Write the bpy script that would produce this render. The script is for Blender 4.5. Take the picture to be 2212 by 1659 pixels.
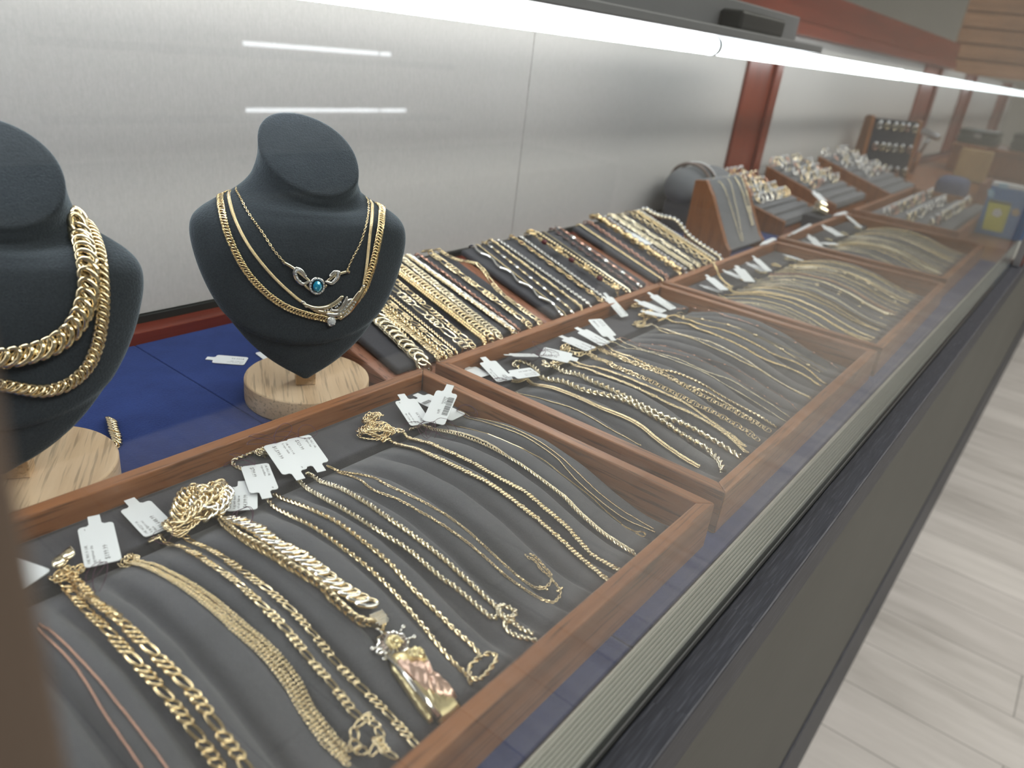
import bpy, bmesh, math, random
import numpy as np
from mathutils import Matrix, Vector
from mathutils.bvhtree import BVHTree

for _o in list(bpy.data.objects):
    bpy.data.objects.remove(_o)
SC = bpy.context.scene
COL = SC.collection
PI = math.pi

# ------------------------------------------------------------------ camera
# metres; z = 0 is the deck of the showcase, x runs along the showcase, y into it
IMW, IMH, FPX = 2212.0, 1659.0, 1639.256
CAM = np.array([-0.0534, -0.3329, 0.2753])
ROT = np.array([[0.61442166, -0.7804946, 0.11538722],
                [-0.26637885, -0.34287514, -0.90082127],
                [0.74264954, 0.52274738, -0.41857716]])
cam_data = bpy.data.cameras.new('camera')
cam = bpy.data.objects.new('camera', cam_data)
COL.objects.link(cam)
cam_data.sensor_width = 36.0
cam_data.lens = FPX / IMW * 36.0
cam_data.clip_start = 0.005
cam_data.dof.use_dof = True
cam_data.dof.focus_distance = 0.50
cam_data.dof.aperture_fstop = 7.5
m = Matrix.Identity(4)
for r in range(3):
    m[r][0], m[r][1], m[r][2], m[r][3] = ROT[0][r], -ROT[1][r], -ROT[2][r], CAM[r]
cam.matrix_world = m
SC.camera = cam

# ------------------------------------------------------------------ world, light, exposure
w = bpy.data.worlds.new('world')
SC.world = w
w.use_nodes = True
w.node_tree.nodes['Background'].inputs[0].default_value = (0.80, 0.88, 1.0, 1)
w.node_tree.nodes['Background'].inputs[1].default_value = 0.45
SC.view_settings.view_transform = 'Standard'
SC.view_settings.look = 'None'
SC.view_settings.gamma = 1
SC.view_settings.use_curve_mapping = False
SC.view_settings.exposure = 0.12
SC.cycles.use_denoising = True
SC.cycles.max_bounces = 10
SC.cycles.transparent_max_bounces = 16
SC.cycles.sample_clamp_indirect = 6.0
SC.cycles.caustics_reflective = False
SC.cycles.caustics_refractive = False


def area_light(name, loc, size, energy, col=(1, 0.97, 0.92)):
    d = bpy.data.lights.new(name, 'AREA')
    d.shape = 'RECTANGLE'
    d.size, d.size_y = size
    d.energy = energy
    d.color = col
    o = bpy.data.objects.new(name, d)
    COL.objects.link(o)
    o.location = loc
    return o


area_light('ceiling_lamp', (0.6, -1.5, 1.72), (3.0, 0.5), 45)
area_light('ceiling_lamp', (3.6, -1.5, 1.72), (2.6, 0.5), 45)
area_light('ceiling_lamp', (1.8, 1.9, 1.72), (3.4, 0.6), 60)
TUBE_STRENGTH = 15.0

# ------------------------------------------------------------------ object helpers


def tag(o, label=None, cat=None, group=None, kind=None):
    if label: o['label'] = label
    if cat: o['category'] = cat
    if group: o['group'] = group
    if kind: o['kind'] = kind
    return o


def empty(name, loc=(0, 0, 0), rz=0.0, label=None, cat=None, group=None):
    o = bpy.data.objects.new(name, None)
    COL.objects.link(o)
    o.empty_display_size = 0.02
    o.location = loc
    o.rotation_euler = (0, 0, rz)
    return tag(o, label, cat, group)


def link(name, me, mats, parent=None):
    for mm in (mats if isinstance(mats, (list, tuple)) else [mats]):
        me.materials.append(mm)
    o = bpy.data.objects.new(name, me)
    COL.objects.link(o)
    if parent is not None:
        o.parent = parent
    return o


def np_mesh(name, V, F, mi=None, smooth=True):
    """V (n,3); F list of arrays (m,k) each of constant k"""
    me = bpy.data.meshes.new(name)
    F = [np.asarray(f, dtype=np.int32) for f in F if len(f)]
    nl = sum(f.size for f in F)
    npoly = sum(len(f) for f in F)
    me.vertices.add(len(V))
    me.vertices.foreach_set('co', np.asarray(V, dtype=np.float32).ravel())
    me.loops.add(nl)
    me.loops.foreach_set('vertex_index', np.concatenate([f.ravel() for f in F]))
    me.polygons.add(npoly)
    tot = np.concatenate([np.full(len(f), f.shape[1], dtype=np.int32) for f in F])
    st = np.concatenate([[0], np.cumsum(tot)[:-1]]).astype(np.int32)
    me.polygons.foreach_set('loop_start', st)
    me.polygons.foreach_set('loop_total', tot)
    if mi is not None:
        me.polygons.foreach_set('material_index', np.asarray(mi, dtype=np.int32))
    me.polygons.foreach_set('use_smooth', np.full(npoly, bool(smooth)))
    me.update(calc_edges=True)
    me.validate()
    return me


class MB:
    """collects simple shapes; build() links them as ONE mesh object"""

    def __init__(self):
        self.b = bmesh.new()

    def box(self, x0, x1, y0, y1, z0, z1, mi=0, mat=None):
        c = [(x0, y0, z0), (x1, y0, z0), (x1, y1, z0), (x0, y1, z0),
             (x0, y0, z1), (x1, y0, z1), (x1, y1, z1), (x0, y1, z1)]
        v = [self.b.verts.new(mat @ Vector(p) if mat else p) for p in c]
        for f in ((0, 3, 2, 1), (4, 5, 6, 7), (0, 1, 5, 4), (1, 2, 6, 5), (2, 3, 7, 6), (3, 0, 4, 7)):
            self.b.faces.new([v[i] for i in f]).material_index = mi
        return self

    def prism(self, poly, h0, h1, mi=0, mat=None):
        """poly (x,y) counter-clockwise, extruded from z=h0 to z=h1, then through mat"""
        M_ = mat or Matrix.Identity(4)
        a = [self.b.verts.new(M_ @ Vector((p[0], p[1], h0))) for p in poly]
        c = [self.b.verts.new(M_ @ Vector((p[0], p[1], h1))) for p in poly]
        n = len(poly)
        self.b.faces.new(a[::-1]).material_index = mi
        self.b.faces.new(c).material_index = mi
        for i in range(n):
            self.b.faces.new((a[i], a[(i + 1) % n], c[(i + 1) % n], c[i])).material_index = mi
        return self

    def cyl(self, p0, p1, r0, r1=None, seg=16, mi=0):
        p0, p1 = Vector(p0), Vector(p1)
        r1 = r0 if r1 is None else r1
        q = (p1 - p0).to_track_quat('Z', 'Y')
        A, B = [], []
        for i in range(seg):
            d = q @ Vector((math.cos(2 * PI * i / seg), math.sin(2 * PI * i / seg), 0))
            A.append(self.b.verts.new(p0 + d * r0))
            B.append(self.b.verts.new(p1 + d * r1))
        for i in range(seg):
            f = self.b.faces.new((A[i], A[(i + 1) % seg], B[(i + 1) % seg], B[i]))
            f.material_index = mi
            f.smooth = True
        self.b.faces.new(A[::-1]).material_index = mi
        self.b.faces.new(B).material_index = mi
        return self

    def ball(self, c, r, s=(1, 1, 1), u=12, v=8, mi=0):
        n0 = len(self.b.faces)
        R_ = bmesh.ops.create_uvsphere(self.b, u_segments=u, v_segments=v, radius=r)
        for vv in R_['verts']:
            vv.co = Vector((vv.co.x * s[0] + c[0], vv.co.y * s[1] + c[1], vv.co.z * s[2] + c[2]))
        for vv in R_['verts']:
            for f in vv.link_faces:
                f.smooth = True
                f.material_index = mi
        return self

    def build(self, name, mats, parent=None, bevel=0.0, seg=2, smooth=False):
        bmesh.ops.recalc_face_normals(self.b, faces=self.b.faces)
        if bevel:
            ed = [e for e in self.b.edges if len(e.link_faces) == 2 and e.calc_face_angle(0) > 0.5]
            bmesh.ops.bevel(self.b, geom=ed, offset=bevel, segments=seg, profile=0.5, affect='EDGES')
        me = bpy.data.meshes.new(name)
        self.b.to_mesh(me)
        self.b.free()
        if smooth:
            for p in me.polygons:
                p.use_smooth = True
        return link(name, me, mats, parent)


# ------------------------------------------------------------------ materials


class NT:
    def __init__(self, name):
        self.m = bpy.data.materials.new(name)
        self.m.use_nodes = True
        self.t = self.m.node_tree
        self.p = self.t.nodes['Principled BSDF']
        self.out = self.t.nodes['Material Output']

    def n(self, kind, **kw):
        x = self.t.nodes.new('ShaderNode' + kind)
        for k, v in kw.items():
            if k.startswith('i_'):
                x.inputs[k[2:].replace('_', ' ')].default_value = v
            else:
                setattr(x, k, v)
        return x

    def l(self, a, b):
        self.t.links.new(a, b)

    def s(self, **kw):
        for k, v in kw.items():
            self.p.inputs[k.replace('_', ' ')].default_value = v
        return self

    def coord(self, scale=(1, 1, 1), rot=(0, 0, 0), out='Object'):
        c = self.n('TexCoord')
        mp = self.n('Mapping')
        mp.inputs['Scale'].default_value = scale
        mp.inputs['Rotation'].default_value = rot
        self.l(c.outputs[out], mp.inputs[0])
        return mp.outputs[0]

    def ramp(self, fac, stops):
        r = self.n('ValToRGB')
        while len(r.color_ramp.elements) < len(stops):
            r.color_ramp.elements.new(0.5)
        for e, (p, c) in zip(r.color_ramp.elements, stops):
            e.position = p
            e.color = (*c, 1)
        self.l(fac, r.inputs[0])
        return r.outputs[0]

    def noise(self, vec, scale, detail=3, rough=0.55):
        x = self.n('TexNoise')
        x.inputs['Scale'].default_value = scale
        x.inputs['Detail'].default_value = detail
        x.inputs['Roughness'].default_value = rough
        self.l(vec, x.inputs['Vector'])
        return x.outputs['Fac']

    def bump(self, h, strength, dist=0.001):
        b = self.n('Bump')
        b.inputs['Strength'].default_value = strength
        b.inputs['Distance'].default_value = dist
        self.l(h, b.inputs['Height'])
        self.l(b.outputs[0], self.p.inputs['Normal'])

    def mix(self, fac, a, b, mode='MIX'):
        x = self.n('MixRGB')
        x.blend_type = mode
        for s, v in ((0, fac), (1, a), (2, b)):
            if hasattr(v, 'links'):
                self.l(v, x.inputs[s])
            elif isinstance(v, (int, float)):
                x.inputs[s].default_value = v
            else:
                x.inputs[s].default_value = (*v, 1)
        return x.outputs[0]


def plain(name, col, rough=0.5, metal=0.0, **kw):
    q = NT(name)
    q.s(Base_Color=(*col, 1), Roughness=rough, Metallic=metal, **kw)
    return q.m


def wood(name, dark, mid, light, axis, rough=0.38, scale=1.0, pores=0.5):
    q = NT(name)
    st = [60.0, 60.0, 60.0]
    st[axis] = 4.0
    v = q.coord(tuple(a * scale for a in st))
    n1 = q.noise(v, 1.0, 4, 0.6)
    st2 = [420.0, 420.0, 420.0]
    st2[axis] = 22.0
    v2 = q.coord(tuple(a * scale for a in st2))
    n2 = q.noise(v2, 1.0, 2, 0.5)
    c = q.ramp(n1, [(0.25, dark), (0.5, mid), (0.75, light)])
    pr = q.ramp(n2, [(0.34, (1 - pores, 1 - pores, 1 - pores)), (0.46, (1, 1, 1))])
    c2 = q.mix(1.0, c, pr, 'MULTIPLY')
    q.l(c2, q.p.inputs['Base Color'])
    q.s(Roughness=rough)
    q.bump(n2, 0.25, 0.0004)
    return q.m


def fabric(name, a, b, rough=0.95, sheen=0.3, scale=900.0, sheen_tint=(1, 1, 1), patch=0.0, bump=0.5):
    q = NT(name)
    v = q.coord()
    n = q.noise(v, scale, 2, 0.6)
    n2 = q.noise(v, 40.0, 4, 0.6)
    f = q.mix(0.35 + patch, n, n2)
    c = q.ramp(f, [(0.3, a), (0.7, b)])
    q.l(c, q.p.inputs['Base Color'])
    q.s(Roughness=rough, Sheen_Weight=sheen, Sheen_Roughness=0.45, Sheen_Tint=(*sheen_tint, 1))
    q.p.inputs['Specular IOR Level'].default_value = 0.15
    q.bump(n, bump, 0.0006)
    return q.m


def metal(name, col, rough, rv=0.1):
    q = NT(name)
    v = q.coord()
    n = q.noise(v, 700.0, 2)
    r = q.n('MapRange')
    r.inputs['To Min'].default_value = max(0.02, rough - rv)
    r.inputs['To Max'].default_value = rough + rv
    q.l(n, r.inputs[0])
    q.l(r.outputs[0], q.p.inputs['Roughness'])
    q.s(Base_Color=(*col, 1), Metallic=1.0)
    return q.m


M = {}
M['wood_x'] = wood('walnut_along', (0.19, 0.066, 0.019), (0.32, 0.128, 0.047), (0.41, 0.19, 0.082), 0)
M['wood_y'] = wood('walnut_across', (0.19, 0.066, 0.019), (0.32, 0.128, 0.047), (0.41, 0.19, 0.082), 1)
M['ramp_y'] = wood('reddish_walnut', (0.23, 0.09, 0.05), (0.34, 0.15, 0.09), (0.42, 0.20, 0.13), 1)
M['ramp_dark'] = wood('dark_walnut', (0.17, 0.055, 0.015), (0.27, 0.095, 0.025), (0.34, 0.14, 0.045), 2)
M['pale_wood'] = wood('pale_ash', (0.52, 0.35, 0.20), (0.68, 0.50, 0.32), (0.76, 0.59, 0.40), 1, 0.5, 1.2, 0.35)
M['mahogany_x'] = wood('mahogany_along', (0.105, 0.016, 0.008), (0.165, 0.028, 0.014), (0.21, 0.042, 0.020), 0, 0.3, 0.6, 0.2)
M['mahogany_z'] = wood('mahogany_upright', (0.11, 0.016, 0.007), (0.18, 0.030, 0.012), (0.23, 0.045, 0.018), 2, 0.3, 0.6, 0.2)
M['brown_post'] = wood('brown_post', (0.10, 0.07, 0.05), (0.135, 0.10, 0.075), (0.16, 0.12, 0.09), 2, 0.6, 0.5, 0.1)
M['slat'] = wood('slatwall_oak', (0.22, 0.105, 0.05), (0.34, 0.17, 0.085), (0.40, 0.21, 0.11), 1, 0.5, 0.5, 0.3)
M['tan'] = wood('tan_board', (0.42, 0.27, 0.11), (0.50, 0.34, 0.15), (0.56, 0.39, 0.19), 0, 0.6, 0.5, 0.1)
M['pad'] = fabric('grey_suede', (0.090, 0.093, 0.104), (0.132, 0.135, 0.149), scale=1500, sheen=0.25)
M['pad_dark'] = fabric('charcoal_pad', (0.060, 0.060, 0.070), (0.084, 0.084, 0.096), scale=1500, sheen=0.2)
M['pad_light'] = fabric('pale_grey_pad', (0.15, 0.155, 0.17), (0.20, 0.205, 0.22), scale=1200, sheen=0.2)
M['bust'] = fabric('slate_velvet', (0.027, 0.034, 0.042), (0.049, 0.058, 0.069), scale=900, sheen=0.55, sheen_tint=(0.64, 0.76, 0.86), bump=0.8)
M['blue'] = fabric('royal_blue_velvet', (0.010, 0.022, 0.105), (0.023, 0.046, 0.185), scale=700, sheen=0.35, sheen_tint=(0.4, 0.55, 1.0), patch=0.25)
M['gold'] = metal('yellow_gold', (0.87, 0.73, 0.48), 0.14, 0.06)
M['gold_pale'] = metal('pale_gold', (0.89, 0.80, 0.60), 0.15, 0.06)
M['rose'] = metal('rose_gold', (0.74, 0.46, 0.36), 0.24, 0.08)
M['gold_deep'] = metal('deep_gold', (0.87, 0.69, 0.40), 0.14, 0.06)
M['white_gold'] = metal('white_gold', (0.90, 0.89, 0.86), 0.12, 0.06)
M['dark_metal'] = metal('oxidised_links', (0.28, 0.22, 0.20), 0.3)
M['gold_matte'] = metal('satin_gold', (0.93, 0.80, 0.46), 0.34)
M['rose_matte'] = metal('satin_rose_gold', (0.88, 0.62, 0.50), 0.4)
M['card'] = plain('white_card', (0.80, 0.83, 0.85), 0.45)
M['ink'] = plain('black_ink', (0.03, 0.03, 0.035), 0.6)
M['thread'] = plain('plum_thread', (0.085, 0.025, 0.06), 0.7)
M['panel'] = None
M['aluminium'] = plain('ribbed_aluminium', (0.74, 0.74, 0.68), 0.38, 0.25)
M['dark_gap'] = plain('black_channel', (0.012, 0.014, 0.013), 0.5)
M['fascia'] = None
M['steel'] = plain('grey_steel', (0.42, 0.42, 0.44), 0.35, 0.9)
M['fixture'] = plain('dark_grey_fixture', (0.20, 0.20, 0.215), 0.45)
M['black_plastic'] = plain('black_plastic', (0.015, 0.016, 0.018), 0.4)
M['plaster'] = plain('off_white_plaster', (0.62, 0.61, 0.58), 0.9)
M['ceiling'] = plain('ceiling_white', (0.75, 0.75, 0.74), 0.9)
M['clear'] = plain('clear_plastic', (0.8, 0.86, 0.9), 0.15, 0.0)
M['garnet'] = plain('garnet', (0.10, 0.008, 0.012), 0.1)
M['blue_card'] = plain('blue_box_card', (0.006, 0.16, 0.46), 0.35)
M['box_white'] = plain('box_white', (0.75, 0.78, 0.82), 0.4)
M['yellow'] = plain('yellow_sticker', (0.62, 0.62, 0.02), 0.5)
M['pale_blue'] = plain('pale_blue_print', (0.30, 0.55, 0.75), 0.5)
M['dark_green'] = plain('dark_green_plastic', (0.012, 0.03, 0.028), 0.35)


def emis(name, col, s):
    q = NT(name)
    e = q.n('Emission')
    e.inputs[0].default_value = (*col, 1)
    e.inputs[1].default_value = s
    q.l(e.outputs[0], q.out.inputs[0])
    return q.m


M['tube'] = emis('led_tube_light', (0.975, 0.985, 1.0), TUBE_STRENGTH)
M['tube_mid'] = emis('led_tube_light_dimmer', (0.93, 0.97, 1.0), TUBE_STRENGTH * 0.62)
M['tube_old'] = emis('led_tube_light_dimmest', (0.88, 0.95, 1.0), TUBE_STRENGTH * 0.36)
M['tube_far'] = emis('led_bar_light', (0.92, 0.96, 1.0), 9.0)


def glass_pane(name, tint=(0.97, 0.985, 0.975), f0=0.04):
    q = NT(name)
    g = q.n('NewGeometry')
    d = q.n('VectorMath', operation='DOT_PRODUCT')
    q.l(g.outputs['Normal'], d.inputs[0])
    q.l(g.outputs['Incoming'], d.inputs[1])
    a = q.n('Math', operation='ABSOLUTE')
    q.l(d.outputs['Value'], a.inputs[0])
    s = q.n('Math', operation='SUBTRACT')
    s.inputs[0].default_value = 1.0
    q.l(a.outputs[0], s.inputs[1])
    p = q.n('Math', operation='POWER')
    q.l(s.outputs[0], p.inputs[0])
    p.inputs[1].default_value = 5.0
    k = q.n('Math', operation='MULTIPLY_ADD')
    q.l(p.outputs[0], k.inputs[0])
    k.inputs[1].default_value = 0.66 - f0
    k.inputs[2].default_value = f0
    tr = q.n('BsdfTransparent')
    tr.inputs[0].default_value = (*tint, 1)
    gl = q.n('BsdfGlossy')
    gl.inputs['Roughness'].default_value = 0.0
    mx = q.n('MixShader')
    q.l(k.outputs[0], mx.inputs[0])
    q.l(tr.outputs[0], mx.inputs[1])
    q.l(gl.outputs[0], mx.inputs[2])
    q.l(mx.outputs[0], q.out.inputs[0])
    return q.m


M['glass'] = glass_pane('clear_glass')


def gem(name, col):
    q = NT(name)
    q.s(Base_Color=(*col, 1), Roughness=0.03, Metallic=0.35)
    q.p.inputs['Coat Weight'].default_value = 1.0
    q.p.inputs['Coat Roughness'].default_value = 0.02
    return q.m


M['topaz'] = gem('blue_topaz', (0.02, 0.42, 0.72))
M['diamond'] = gem('diamond', (0.80, 0.83, 0.86))


def _panel():
    q = NT('grey_laminate')
    v = q.coord((1, 1, 1))
    n = q.noise(v, 350, 3)
    n2 = q.noise(q.coord((420, 420, 110)), 1.0, 2)
    c = q.ramp(q.mix(0.5, n, n2), [(0.3, (0.455, 0.44, 0.425)), (0.7, (0.515, 0.50, 0.485))])
    q.l(c, q.p.inputs['Base Color'])
    q.s(Roughness=0.5)
    q.bump(n2, 0.12, 0.0004)
    return q.m


M['panel'] = _panel()


def _trim():
    """black brushed laminate: strokes in patches at two crossing angles"""
    q = NT('black_brushed_laminate')
    a = q.noise(q.coord((40, 900, 900), (0, 0, 0.9)), 1.0, 3)
    b = q.noise(q.coord((40, 900, 900), (0, 0, -0.75)), 1.0, 3)
    vo = q.n('TexVoronoi')
    vo.inputs['Scale'].default_value = 16.0
    q.l(q.coord((1.6, 0.4, 0.4)), vo.inputs['Vector'])
    sep = q.n('SeparateColor')
    q.l(vo.outputs['Color'], sep.inputs[0])
    st = q.n('Math', operation='GREATER_THAN')
    q.l(sep.outputs[0], st.inputs[0])
    st.inputs[1].default_value = 0.5
    f = q.mix(st.outputs[0], a, b)
    c = q.ramp(f, [(0.35, (0.010, 0.012, 0.020)), (0.55, (0.020, 0.023, 0.034)), (0.8, (0.075, 0.08, 0.10))])
    q.l(c, q.p.inputs['Base Color'])
    q.s(Roughness=0.5)
    q.bump(f, 0.3, 0.0004)
    return q.m


M['trim'] = _trim()


def _fascia():
    q = NT('grey_brushed_fascia')
    n = q.noise(q.coord((30, 30, 500)), 1.0, 3)
    n2 = q.noise(q.coord(), 3.0, 2)
    c = q.ramp(q.mix(0.5, n, n2), [(0.3, (0.070, 0.070, 0.060)), (0.7, (0.092, 0.092, 0.080))])
    q.l(c, q.p.inputs['Base Color'])
    q.s(Roughness=0.6)
    return q.m


M['fascia'] = _fascia()


def _floor():
    """grey wood-look planks running across the aisle"""
    q = NT('grey_wood_planks')
    v = q.coord((1, 1, 1), (0, 0, PI / 2))
    br = q.n('TexBrick')
    br.offset = 0.4
    br.inputs['Color1'].default_value = (0.56, 0.535, 0.51, 1)
    br.inputs['Color2'].default_value = (0.66, 0.635, 0.605, 1)
    br.inputs['Mortar'].default_value = (0.30, 0.285, 0.27, 1)
    br.inputs['Scale'].default_value = 1.0
    br.inputs['Mortar Size'].default_value = 0.0016
    br.inputs['Brick Width'].default_value = 0.92
    br.inputs['Row Height'].default_value = 0.152
    q.l(v, br.inputs['Vector'])
    n = q.noise(q.coord((26, 3.0, 1)), 1.0, 5, 0.65)
    n2 = q.noise(q.coord((5, 1.2, 1)), 1.0, 3, 0.6)
    g = q.ramp(q.mix(0.45, n, n2), [(0.3, (0.62, 0.61, 0.59)), (0.5, (0.92, 0.92, 0.91)), (0.7, (1.12, 1.12, 1.12))])
    c = q.mix(1.0, br.outputs['Color'], g, 'MULTIPLY')
    q.l(c, q.p.inputs['Base Color'])
    q.s(Roughness=0.5)
    return q.m


M['floor'] = _floor()

# ------------------------------------------------------------------ the room
TRAY_W, TRAY_D, TRAY_H, RIM = 0.3748, 0.248, 0.032, 0.0088
FLOOR_Z = -0.85


def structure(name, x0, x1, y0, y1, z0, z1, mat):
    return tag(MB().box(x0, x1, y0, y1, z0, z1).build(name, mat), kind='structure')


structure('floor', -3.5, 7.2, -4.2, 3.0, FLOOR_Z - 0.05, FLOOR_Z, M['floor'])
structure('ceiling', -3.5, 7.2, -4.2, 3.0, 1.78, 1.83, M['ceiling'])
structure('wall_back', -3.5, 7.2, 3.0, 3.06, FLOOR_Z, 1.78, M['plaster'])
structure('wall_front', -3.5, 7.2, -4.26, -4.2, FLOOR_Z, 1.78, M['plaster'])
structure('wall_right', 7.2, 7.26, -4.2, 3.0, FLOOR_Z, 1.78, M['plaster'])
structure('wall_left', -3.56, -3.5, -4.2, 3.0, FLOOR_Z, 1.78, M['plaster'])

# slatwall board rising behind the far end of the showcase
sl = empty('slatwall_panel', (4.0, -0.1, FLOOR_Z), 0, 'brown slatwall board with dark horizontal grooves at top right', 'wall panel')
q = MB()
q.box(0.012, 0.03, -0.05, 0.50, 1.186, 2.3)
q.build('backing', M['ramp_dark'], sl)
for i in range(17):
    z0 = 1.186 + i * 0.062
    MB().box(0.0, 0.012, -0.05, 0.50, z0, z0 + 0.054).build('slat', M['slat'], sl, 0.002, 1)

# ------------------------------------------------------------------ the showcase
XL, XR = -1.0, 5.6
case = empty('display_case', (0, -0.26, FLOOR_Z), 0, 'long glass fronted jewelry showcase with dark base and mahogany posts', 'display case')
OY, OZ = 0.26, -FLOOR_Z           # parts are written in deck coordinates and shifted to the case's base


def cpart(name, mb, mat, bevel=0.0, seg=2):
    o = mb.build(name, mat, case, bevel, seg)
    o.location = (0, OY, OZ)
    return o


cpart('deck', MB().box(XL, XR, -0.2465, 0.292, -0.02, -0.0025), M['ramp_dark'])
cpart('carcass', MB().box(XL, XR, -0.250, 0.292, FLOOR_Z + 0.001, -0.0205), M['black_plastic'])
cpart('fascia', MB().box(XL, XR, -0.2545, -0.2505, -0.60, -0.060), M['fascia'])
cpart('plinth', MB().box(XL, XR, -0.2585, -0.2505, FLOOR_Z + 0.002, -0.601), M['trim'], 0.002)
cpart('trim_board', MB().box(XL, XR, -0.2665, -0.2482, -0.033, 0.0), M['trim'], 0.0012)
cpart('moulding', MB().box(XL, XR, -0.2615, -0.2506, -0.0595, -0.0335), M['trim'], 0.002)
cpart('glass_channel', MB().box(XL, XR, -0.2481, -0.2439, -0.012, 0.0006), M['dark_gap'])
cpart('glass_edge', MB().box(-0.0305, 1.558, -0.24705, -0.24655, 0.0007, 0.0016), M['steel'])

# ribbed aluminium track along the front edge of the deck
rb = MB()
prof = []
n_r = 9
yy0, yy1 = -0.2438, -0.2264
for i in range(n_r):
    a = yy0 + (yy1 - yy0) * i / n_r
    d = (yy1 - yy0) / n_r
    prof += [(a, 0.0030), (a + d * 0.15, 0.0042), (a + d * 0.6, 0.0042), (a + d * 0.75, 0.0030)]
prof += [(yy1, 0.0030), (yy1, -0.002), (yy0, -0.002)]
mt = Matrix(((0, 0, 1, 0), (1, 0, 0, 0), (0, 1, 0, 0), (0, 0, 0, 1)))
rb.prism(prof, XL, XR, mat=mt)
cpart('ribbed_track', rb, M['aluminium'])

# back: bottom rail, dark gap, panels, posts, top rail
cpart('back_rail', MB().box(XL, XR, 0.262, 0.292, -0.002, 0.010), M['mahogany_x'], 0.001)
cpart('back_gap', MB().box(XL, XR, 0.280, 0.290, 0.0102, 0.0165), M['dark_gap'])
cpart('back_panel', MB().box(XL, 0.776, 0.284, 0.290, 0.0168, 0.40), M['panel'], 0.0006, 1)
cpart('back_panel', MB().box(0.7772, 1.462, 0.284, 0.290, 0.0168, 0.40), M['panel'], 0.0006, 1)
for a, b in ((1.628, 2.985), (3.25, 3.80), (4.03, 4.95), (5.25, 5.6)):
    if a < XR:
        cpart('back_panel', MB().box(a, min(b, XR), 0.284, 0.290, 0.0168, 0.335), M['panel'], 0.0006, 1)
for a, b in ((1.462, 1.628), (2.985, 3.25), (3.80, 4.03), (4.95, 5.25)):
    cpart('post', MB().box(a, b, 0.278, 0.300, 0.0168, 0.335).box(b - 0.035, b, 0.270, 0.278, 0.0168, 0.335), M['mahogany_z'], 0.002)
cpart('top_rail', MB().box(1.30, 3.40, 0.270, 0.300, 0.337, 0.425).box(1.30, 3.40, 0.262, 0.270, 0.337, 0.362), M['mahogany_x'], 0.002)
cpart('end_post', MB().box(1.575, 1.615, -0.262, -0.2485, 0.0008, 0.36), M['mahogany_z'], 0.001)
cpart('glass_edge', MB().box(1.560, 1.566, -0.2600, -0.2485, 0.0008, 0.36).box(1.568, 1.573, -0.2600, -0.2485, 0.0008, 0.36), M['steel'], 0.0008)
cpart('corner_post', MB().box(-0.078, -0.0309, -0.262, -0.2486, 0.0008, 0.36), M['brown_post'], 0.002)
cpart('front_glass', MB().box(-0.0305, 1.558, -0.2470, -0.2446, 0.0018, 0.36), M['glass'])
cpart('front_glass', MB().box(1.618, XR, -0.2470, -0.2446, 0.0012, 0.36), M['glass'])
cpart('top_glass', MB().box(XL, 1.29, -0.2470, 0.292, 0.4202, 0.4262), M['glass'])
# lamp carrier: dark grey housing under the lid with a black driver box
cpart('lamp_housing', MB().box(XL, 1.33, 0.108, 0.150, 0.3005, 0.312).box(XL, 1.31, 0.150, 0.172, 0.309, 0.350), M['fixture'], 0.002)
cpart('driver_box', MB().box(1.00, 1.16, 0.116, 0.149, 0.3125, 0.336), M['black_plastic'], 0.004)

# blue velvet lining in two lengths meeting beside the bust
for (x0, x1, lb) in ((XL, 0.2348, 'left royal blue velvet deck mat under the left bust'),
                     (0.2355, 1.56, 'right royal blue velvet deck mat under the middle bust and trays')):
    o = MB().box(x0, x1, -0.2258, 0.2615, -0.0024, 0.0).build('velvet_mat', M['blue'], None, 0.0008, 2)
    tag(o, lb, 'mat', 'velvet deck mats')

# led tubes with clear clips
for i, (x0, x1) in enumerate(((-0.95, 0.955), (0.959, 2.0), (2.004, 2.98), (2.984, 5.5))):
    t = empty('led_tube', (x0, 0.13, 0.2885), 0,
              ['glowing led tube nearest the camera, over the busts and bracelets',
               'second glowing led tube, over the ring displays',
               'third glowing led tube along the far showcase',
               'farthest glowing led tube, before the slatwall'][i], 'lamp', 'led tubes under the lid')
    L = x1 - x0
    MB().cyl((0.004, 0, 0), (L - 0.004, 0, 0), 0.0108, seg=24).build('tube', M[('tube', 'tube_mid', 'tube_old', 'tube_old')[i]], t)
    MB().cyl((0, 0, 0), (0.0035, 0, 0), 0.0118).build('end_cap', M['clear'], t)
    MB().cyl((L - 0.0035, 0, 0), (L, 0, 0), 0.0118).build('end_cap', M['clear'], t)
    if x1 < 3.5:
        MB().box(L - 0.012, L - 0.006, -0.0025, 0.0025, 0.0112, 0.0125 if i else 0.0118).build('clip', M['clear'], t)

# showcase across the aisle: seen only as a reflection in the glass
ac = empty('display_case', (1.6, -2.3, FLOOR_Z), 0, 'dark display case across the aisle, mirrored in the glass', 'display case')
MB().box(-1.9, 1.6, -0.3, 0.3, 0.0, 0.62).build('cabinet', M['fascia'], ac, 0.004)
MB().box(-1.9, 1.6, -0.3, -0.28, 0.62, 1.12).box(-1.9, 1.6, -0.28, 0.3, 1.12, 1.135).build('back_board', M['plaster'], ac, 0.002)
for z, xs in ((0.859, ((-0.41, 0.05), (0.065, 0.168))), (1.020, ((-0.413, 0.04), (0.055, 0.09)))):
    for a, b in xs:
        o = MB().cyl((a + 1.6, -1.99, z + FLOOR_Z), (b + 1.6, -1.99, z + FLOOR_Z), 0.0058, seg=10).build('led_bar', M['tube_far'])
        tag(o, ('long ' if b - a > 0.2 else 'short ') + ('upper' if z > 1 else 'lower') + ' led bar of the case across the aisle', 'lamp')
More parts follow.
